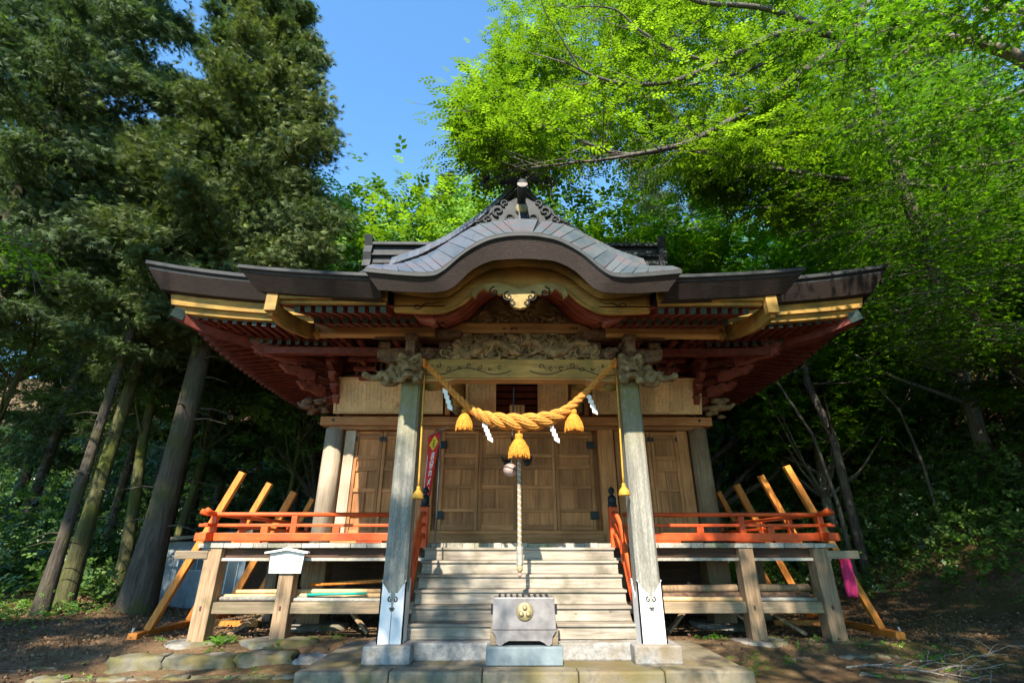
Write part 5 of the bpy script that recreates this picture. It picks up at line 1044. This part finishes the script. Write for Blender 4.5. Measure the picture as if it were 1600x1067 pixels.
put('pale green tree showing between roof ridge and massive cedar', BB, -8.3, 22.5, bp, 1, 1.75, 'fresh green trees behind the roof', 'broadleaf_tree')
put('rusty-crowned conifer peeking above the pale green trees', CD, -4.4, 27, (M['bark'], M['cedarb']), 0, .92, 'fresh green trees behind the roof', 'cedar_tree')
put('yellow-green tree directly behind the roof apex', BA, -1.4, 22, (M['barkd'], M['zelk']), 2, 1.75, 'fresh green trees behind the roof', 'broadleaf_tree')
put('bright green tree behind the roof ridge on the hillside', BC, 3.4, 20.5, (M['barkd'], M['zelk']), 3, 1.35, 'fresh green trees behind the roof', 'broadleaf_tree')
put('many-branched green tree behind the ridge end towards the hillside', BB, 7.6, 20, (M['barkd'], M['maple']), 4, 1.7, 'fresh green trees behind the roof', 'broadleaf_tree')
put('dark cedar on the hillside behind the bright maples', CD, 9.5, 27, bk, 1, 1.0, 'cedars on the hillside'); put('dark cedar higher on the hillside', CD, 14.5, 29, bk, 2, .95, 'cedars on the hillside'); put('dense cedar high on the hillside top', CC, 20, 27, bk, 2, .8, 'cedars on the hillside'); put('cedar on the hillside shoulder over the maples', CD, 25, 21, bk, 2.6, .9, 'cedars on the hillside')
for i, (x, y, s, ms, m, lb) in enumerate(((10.8, 17.5, .85, BB, 'maple', 'leafy maple low on the hillside by the roof tip'), (14, 14.5, .9, BA, 'maple', 'wide maple halfway up the hillside'), (15.5, 20, 1.0, BC, 'broad', 'mid green tree above the hillside maples'), (18.5, 15, 1.0, BB, 'maple', 'maple high up the hillside edge'), (12, 22.5, 1.0, BA, 'broad', 'mid green tree behind the low hillside maple'), (21.5, 20, 1.1, BC, 'broad', 'mid green tree at the top of the hillside'), (13.2, 10.4, .72, BB, 'maple', 'small maple spreading at the foot of the hillside'))):
    put(lb, ms, x, y, (M['barkp'], M[m]), i*1.1, s, 'maples on the hillside', 'maple_tree')
# ---- the two trees whose limbs reach over the roof: limbs laid by hand, leaves in flat sprays round them
def hand_tree(name, label, trunk, trunk_r, limbs, regions, mats, tm, size, seed, grp=None):
    global rng; rng = np.random.default_rng(seed); base = Vector(trunk[0]); t = thing(name, label, 'tree', base, grp)
    MB().tube(trunk, trunk_r, 12).build('trunk', mats[0], t, True)
    for pts, r0, r1 in limbs:
        n = len(pts); P = []
        for i in range(n-1):
            p0 = pts[max(i-1, 0)]; p1 = pts[i]; p2 = pts[i+1]; p3 = pts[min(i+2, n-1)]
            for j in range(6): u = j/6; P.append(.5*((2*p1)+(p2-p0)*u+(2*p0-5*p1+4*p2-p3)*u*u+(3*p1-p0-3*p2+p3)*u**3))
        P.append(pts[-1]); m = len(P); lb = MB(); lb.tube(P, [lerp(r0, r1, i/(m-1)) for i in range(m)], 8)
        for i in range(4, m-1, 2):                     # twigs
            d = (P[i+1]-P[i]).normalized(); q = (d+Vector(rng.normal(0, .55, 3))); L = rng.uniform(.5, 1.3); e = P[i]+q*L
            lb.tube([P[i], P[i].lerp(e, .5)+Vector(rng.normal(0, .06, 3)), e], [max(.012, r0*.25), .010, .004], 5, False)
            for _ in range(2): f = e-q*L*.4; lb.tube([f, f+Vector(rng.normal(0, .35, 3))+q*.3], [.008, .003], 4, False)
        lb.build('limb', mats[0], t, True, fix=False)
    pos = []; lum = []; offs = []; tw = MB()
    for poly, (ya_, yb_), ncl, per, sg in regions:
        poly = np.array(poly, float); mn = poly.min(0); mx_ = poly.max(0); k = 0
        while k < ncl:
            p = rng.uniform(mn, mx_); ins = False; j = len(poly)-1
            for i in range(len(poly)):
                if (poly[i, 1] > p[1]) != (poly[j, 1] > p[1]) and p[0] < (poly[j, 0]-poly[i, 0])*(p[1]-poly[i, 1])/(poly[j, 1]-poly[i, 1])+poly[i, 0]: ins = not ins
                j = i
            if not ins: continue
            c = np.array(W(p[0], p[1], rng.uniform(ya_, yb_))); o = rng.normal(0, 1, (per, 3))*sg*rng.uniform(.6, 1.3); o[:, 2] = o[:, 2]*.26-.2*np.hypot(o[:, 0], o[:, 1]); pos.append(c+o); offs.append(o)
            for e in o[:5]: tw.tube([V(*c), V(*(c+e*.55))+V(0, 0, .03), V(*(c+e*1.05))], [.007, .005, .002], 3, False)
            lum.append(np.full(per, rng.uniform(.1, .9))); k += 1
    tw.build('twigs', M['barkd'], t, fix=False)['kind'] = 'stuff'
    pos = np.concatenate(pos); N = len(pos); OF = np.concatenate(offs); me = leafmesh('crown', pos-np.array(base), unit(OF*[1, 1, .3])+rdir(N, .4)*.4+[0, 0, -.3], rdir(N)*.38+[0, -.22, 1.0], rng.uniform(.7, 1.3, N)*size, tm, np.concatenate(lum))
    me.materials.append(mats[1]); o = bpy.data.objects.new('crown', me); COL.objects.link(o); o.parent = t; return t
L_ = lambda *a: [W(x, y, Y) for x, y, Y in a]
bx_ = 10.6; tz_ = gz(10.6, 10.6)
j1 = W(1330, 60, 9.6)
hand_tree('overhanging_tree', 'fresh green tree whose long dark limbs reach over the roof', [V(13.2, 11.6, gz(13.2,11.6)-.5), V(12.4, 11.3, gz(13.2,11.6)+2.5), V(10.4, 10.6, gz(13.2,11.6)+4.5), j1, W(1390, -80, 9.6)], [.24, .19, .15, .12, .07],
    [(L_((1330, 60, 9.6), (1250, 115, 9.4), (1180, 165, 9.2), (1110, 205, 8.9), (1060, 228, 8.7), (980, 242, 8.4), (920, 225, 8.2), (880, 200, 8.0)), .11, .02),
     (L_((1060, 228, 8.7), (1000, 240, 8.2), (940, 250, 7.9), (880, 256, 7.7), (830, 262, 7.5)), .05, .012),
     (L_((1330, 60, 9.6), (1230, 50, 9.2), (1150, 85, 9.0), (1060, 125, 8.7), (985, 132, 8.5), (925, 118, 8.3), (880, 95, 8.1)), .10, .015),
     (L_((1240, 75, 9.3), (1170, 110, 9.6), (1090, 130, 9.9), (1010, 152, 10.1), (950, 165, 10.4)), .06, .012),
     (L_((1100, 95, 8.9), (1055, 80, 8.6), (1000, 48, 8.4), (960, 15, 8.2), (900, 10, 8.0)), .05, .012),
     (L_((1330, 60, 9.6), (1200, 15, 9.2), (1100, 5, 8.8), (1060, -10, 8.7), (1000, -30, 8.5)), .09, .03),
     (L_((1480, 295, 10.5), (1320, 280, 10.0), (1200, 262, 9.6), (1130, 245, 9.3), (1075, 236, 9.2)), .07, .02)],
    [([(775, 0), (1000, -60), (1350, -60), (1340, 170), (1180, 240), (1000, 245), (860, 262), (790, 265), (735, 250), (728, 190), (748, 130), (780, 90)], (8.6, 13.5), 340, 46, .38),
     ([(730, 150), (860, 150), (880, 255), (790, 272), (740, 240)], (7.6, 9.5), 34, 40, .36),
     ([(1040, 240), (1330, 160), (1330, 330), (1200, 330), (1080, 280)], (10, 13.5), 110, 60, .4)], (M['barkd'], M['zelk']), SPR8, .34, 31, 'trees arching over the roof')
tz2 = gz(11.5, 6.5)
hand_tree('overhanging_maple', 'bright maple with thick mottled limb hanging star-shaped leaves before the hillside', [V(10.6, 6.6, tz2-.5), V(10.2, 6.5, tz2+2.5), W(1760, 160, 6.5)+V(.6, 0, 0), W(1690, 60, 6.4)], [.34, .3, .24, .16],
    [(L_((1760, 160, 6.5), (1650, 120, 6.3), (1580, 85, 6.2), (1530, 70, 6.1), (1490, 60, 6.0), (1430, 58, 5.9)), .15, .05), (L_((1535, 70, 6.1), (1500, 45, 6.0), (1470, 15, 5.9), (1450, -30, 5.8)), .11, .05), (L_((1690, 60, 6.4), (1640, 30, 6.3), (1560, 12, 6.2), (1530, 20, 6.1)), .10, .04),
     (L_((1760, 160, 6.5), (1640, 135, 8.5), (1560, 160, 9.5), (1510, 175, 9.7), (1455, 200, 9.9)), .10, .03), (L_((1760, 160, 6.5), (1680, 240, 8.5), (1600, 250, 9.6), (1480, 262, 10.4), (1400, 240, 11)), .08, .02)],
    [([(1270, 60), (1330, -40), (1640, -40), (1640, 60), (1480, 70), (1400, 110), (1300, 130)], (4.6, 7.0), 90, 36, .24), ([(1300, 100), (1640, 90), (1640, 260), (1330, 250)], (6.5, 10), 150, 38, .4),
     ([(1180, 260), (1330, 220), (1640, 240), (1640, 420), (1560, 470), (1330, 430), (1270, 380)], (9, 13), 210, 40, .46), ([(1330, 430), (1600, 400), (1600, 560), (1400, 580)], (9, 12.5), 100, 40, .44), ([(1350, 210), (1600, 280), (1600, 540), (1450, 500), (1360, 330)], (7.5, 10), 110, 38, .4)], (M['barkp'], M['maple']), STAR, .092, 32, 'trees arching over the roof')
hand_tree('side_maple', 'maple spray reaching in from beside the forecourt wood', [V(-14.5, 8.2, -.3), V(-14.2, 8.2, 4), W(-170, 300, 8.2)], [.2, .16, .08], [(L_((-170, 300, 8.2), (-90, 345, 8), (-20, 365, 7.8), (40, 385, 7.7)), .05, .008)], [([(-150, 320), (0, 345), (85, 395), (60, 420), (-150, 410)], (7.3, 8.6), 34, 55, .24)], (M['barkd'], M['maple']), STAR, .062, 33, 'maples beside the forecourt')
# pale leaning trunk on the hillside, small shrubs near the frame edge
for i, (pts, r, lb) in enumerate((([(1568, 560, 14.5), (1530, 490, 14.4), (1480, 420, 14.3), (1440, 360, 14.2), (1400, 300, 14.1)], .17, 'leaning bare trunk on the upper hillside'), ([(1300, 680, 15), (1262, 600, 15), (1248, 520, 15), (1230, 430, 15)], .13, 'slim dark trunk beside the hillside roof tip'), ([(1310, 790, 14), (1270, 680, 14), (1210, 590, 14.3)], .06, 'thin mossy leaning stem behind the props'), ([(1440, 720, 14), (1405, 640, 14), (1375, 610, 14.2)], .045, 'thin leaning stem on the shaded slope'))):
    P = [W(*q) for q in pts]; g0 = P[0].copy(); g0.z = gz(g0.x, g0.y)-.2; P = ([g0] if P[0].z-g0.z > .3 else [])+P
    t = thing('leaning_tree', lb, 'tree', P[0], 'bare stems on the hillside'); MB().tube(P, [r*(1.1-.6*k/(len(P)-1)) for k in range(len(P))], 9).build('trunk', M['barkd'], t, True)
    rng = np.random.default_rng(60+i)
    for k in range(1, len(P)): 
        for _ in range(2): e = P[k]+Vector(rng.normal(0, .7, 3))+V(0, 0, .4); MB().tube([P[k], P[k].lerp(e, .5)+V(0, 0, -.1), e], [r*.3, r*.2, .006], 5, False).build('limb', M['barkd'], t, True, fix=False)
# ---- undergrowth on the slopes and in the wood (uncountable)
def undergrowth(name, label, xr, yr, ncl, per, size, m, seed, hmax=.9, keep=None, tm=SPR4, sg=.42, zf=.5):
    global rng; rng = np.random.default_rng(seed); P = np.stack([rng.uniform(*xr, ncl*3), rng.uniform(*yr, ncl*3)], 1)
    if keep is not None: P = P[keep(P[:, 0], P[:, 1])]
    P = P[:ncl]; ncl_ = len(P); k = np.repeat(np.arange(ncl_), per); N = len(k); s = rng.uniform(.6, 1.4, ncl_)[k]*sg
    o = rng.normal(0, 1, (N, 3))*s[:, None]; x = P[k, 0]+o[:, 0]; y = P[k, 1]+o[:, 1]; hh = (rng.random(ncl_)**1.5)[k]*hmax
    z = gh(x, y)+np.abs(o[:, 2])*zf+hh*np.exp(-(o[:, 0]**2+o[:, 1]**2)/(2*s*s))*rng.random(N)
    me = leafmesh(name, np.stack([x, y, z], 1), rdir(N, .5)+[0, 0, -.1], rdir(N)+[0, -.2, .9], rng.uniform(.7, 1.3, N)*size, tm, rng.uniform(.1, .85, ncl_)[k]); me.materials.append(m)
    ob_ = bpy.data.objects.new(name, me); COL.objects.link(ob_); tag(ob_, label, 'undergrowth', kind='stuff')
inb = lambda x, y: ~((np.abs(x) < 7.2) & (y < 17))
undergrowth('undergrowth', 'dark evergreen undergrowth covering the steep hillside', (7.6, 26), (9.5, 34), 1500, 42, .21, M['dark'], 41, 1.5, lambda x, y: (x-9.6+.16*(y-12) > np.where(y < 13, 1.6, 0)))
undergrowth('undergrowth', 'lighter leafy undergrowth scattered on the hillside', (7.5, 22), (12, 26), 160, 34, .22, M['broad'], 42, 1.2, lambda x, y: (x-9.6+.16*(y-12) > .3))
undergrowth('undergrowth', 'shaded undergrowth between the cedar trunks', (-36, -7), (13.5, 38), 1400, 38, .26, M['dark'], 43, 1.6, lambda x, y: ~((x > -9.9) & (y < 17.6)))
undergrowth('undergrowth', 'green undergrowth on the slope behind the hall', (-10, 9), (17.5, 38), 620, 40, .28, M['broad'], 44, 1.2)
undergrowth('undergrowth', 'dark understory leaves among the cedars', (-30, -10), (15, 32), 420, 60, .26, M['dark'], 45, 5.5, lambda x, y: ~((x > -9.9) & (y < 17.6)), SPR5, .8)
undergrowth('ground_cover', 'low green ground plants at the foot of the mossy cedar', (-14, -9.2), (10.8, 12.6), 46, 36, .09, M['broad'], 46, .25, None, SPR4, .3)
undergrowth('ground_cover', 'sparse weeds along the kerb and platform edges', (-6, 6.5), (7.2, 9.6), 34, 14, .055, M['fern'], 47, .06, lambda x, y: (np.abs(x) > 3.0), SPR4, .09)
undergrowth('leaf_litter', 'brown dead leaves strewn over the shaded ground', (-16, 15), (6.8, 17), 1900, 24, .05, M['litter'], 48, .02, lambda x, y: (np.abs(x) > 2.9) & ((np.abs(x) > 6.5) | (y > 9.3)), LEAF, .45, .04)
def fern(label, x, y, s, seed, n=9):
    global rng; rng = np.random.default_rng(seed); t = thing('fern', label, 'fern', (x, y, gz(x, y)), 'ferns')
    for k in range(n):
        a = 2*PI*k/n+rng.uniform(-.3, .3); L = s*rng.uniform(.7, 1.1); g = MB(); P = [V(x+L*u*math.cos(a), y+L*u*math.sin(a), gz(x, y)+L*(1.0*u-.75*u*u)) for u in np.linspace(0, 1, 12)]
        g.tube(P, [.006*(1-.8*i/11) for i in range(12)], 4)
        sd_ = V(-math.sin(a), math.cos(a), 0)
        for i in range(2, 12):
            w = L*.26*(1-i/13); d = (P[i]-P[i-1]).normalized()
            for q in (-1, 1): e = P[i]+sd_*q*w+d*w*.35-V(0, 0, w*.25); g.add([P[i]-d*.012, P[i]+d*.03*L*2, e], [(0, 1, 2)])
        o = g.build('frond', M['fern'], t, fix=False); at = o.data.attributes.new('rnd', 'FLOAT', 'POINT'); at.data.foreach_set('value', [float(rng.uniform(.3, .8))]*len(o.data.vertices))
fern('small fern growing on the stone under the outer post, shed side', -4.75, 9.05, .34, 51); fern('large arching fern at the foot of the hillside', 9.7, 9.6, .9, 52, 12); fern('tiny fern beside the notice board post', -3.35, 9.3, .2, 53, 7)
# ---- trees behind the camera, which shade the forecourt
def shade(lb, ms, x, y, mats, rz, s): put(lb, ms, x, y, mats, rz, s, 'trees around the forecourt', 'forecourt_tree')
BD = broad(24, 15, 1.9, 26, 40, .32, SPR5, .7, .55, .22, .5); BE = broad(25, 10.8, 4.6, 46, 34, .34, SPR5, .6, .5, .24, .30)
shade('slender forecourt tree facing the stairs', BD, -4.2, -5.3, (M['barkd'], M['broad']), 0, 1)
shade('slender forecourt tree on the hillside side', BD, 2.2, -4.2, (M['barkd'], M['broad']), 2, 1)
shade('slender forecourt tree nearest the hillside', BD, 5.0, -4.0, (M['barkd'], M['broad']), 4, 1.05)
shade('low spreading forecourt tree behind the path', BE, -1.2, -6.5, (M['barkd'], M['broad']), 1, 1)
shade('low spreading forecourt tree towards the hillside', BE, 7.0, -6.5, (M['barkd'], M['broad']), 3, 1)
for i, (x, y, s, ms, lb) in enumerate(((-10.8, -4.5, 1.0, CB, 'cedar standing across the forecourt'), (15.5, -9, 1.6, BC, 'spreading forecourt tree by the hillside'), (15, .5, 1.35, BC, 'spreading tree beside the hillside path'), (9.8, -2.8, 1.2, BC, 'spreading tree where the forecourt meets the hillside'), (17, -6, 1.7, BA, 'wide tree far along the hillside path'), (-23, 5, 1.0, CA, 'cedar at the wood edge beside the forecourt'), (-20, -1, 1.0, CB, 'cedar farther along the forecourt wood'), (-17, -10, 1, CA, 'cedar far across the forecourt'))):
    shade(lb, ms, x, y, bk if ms in (CA, CB) else (M['barkd'], M['broad']), i, s)
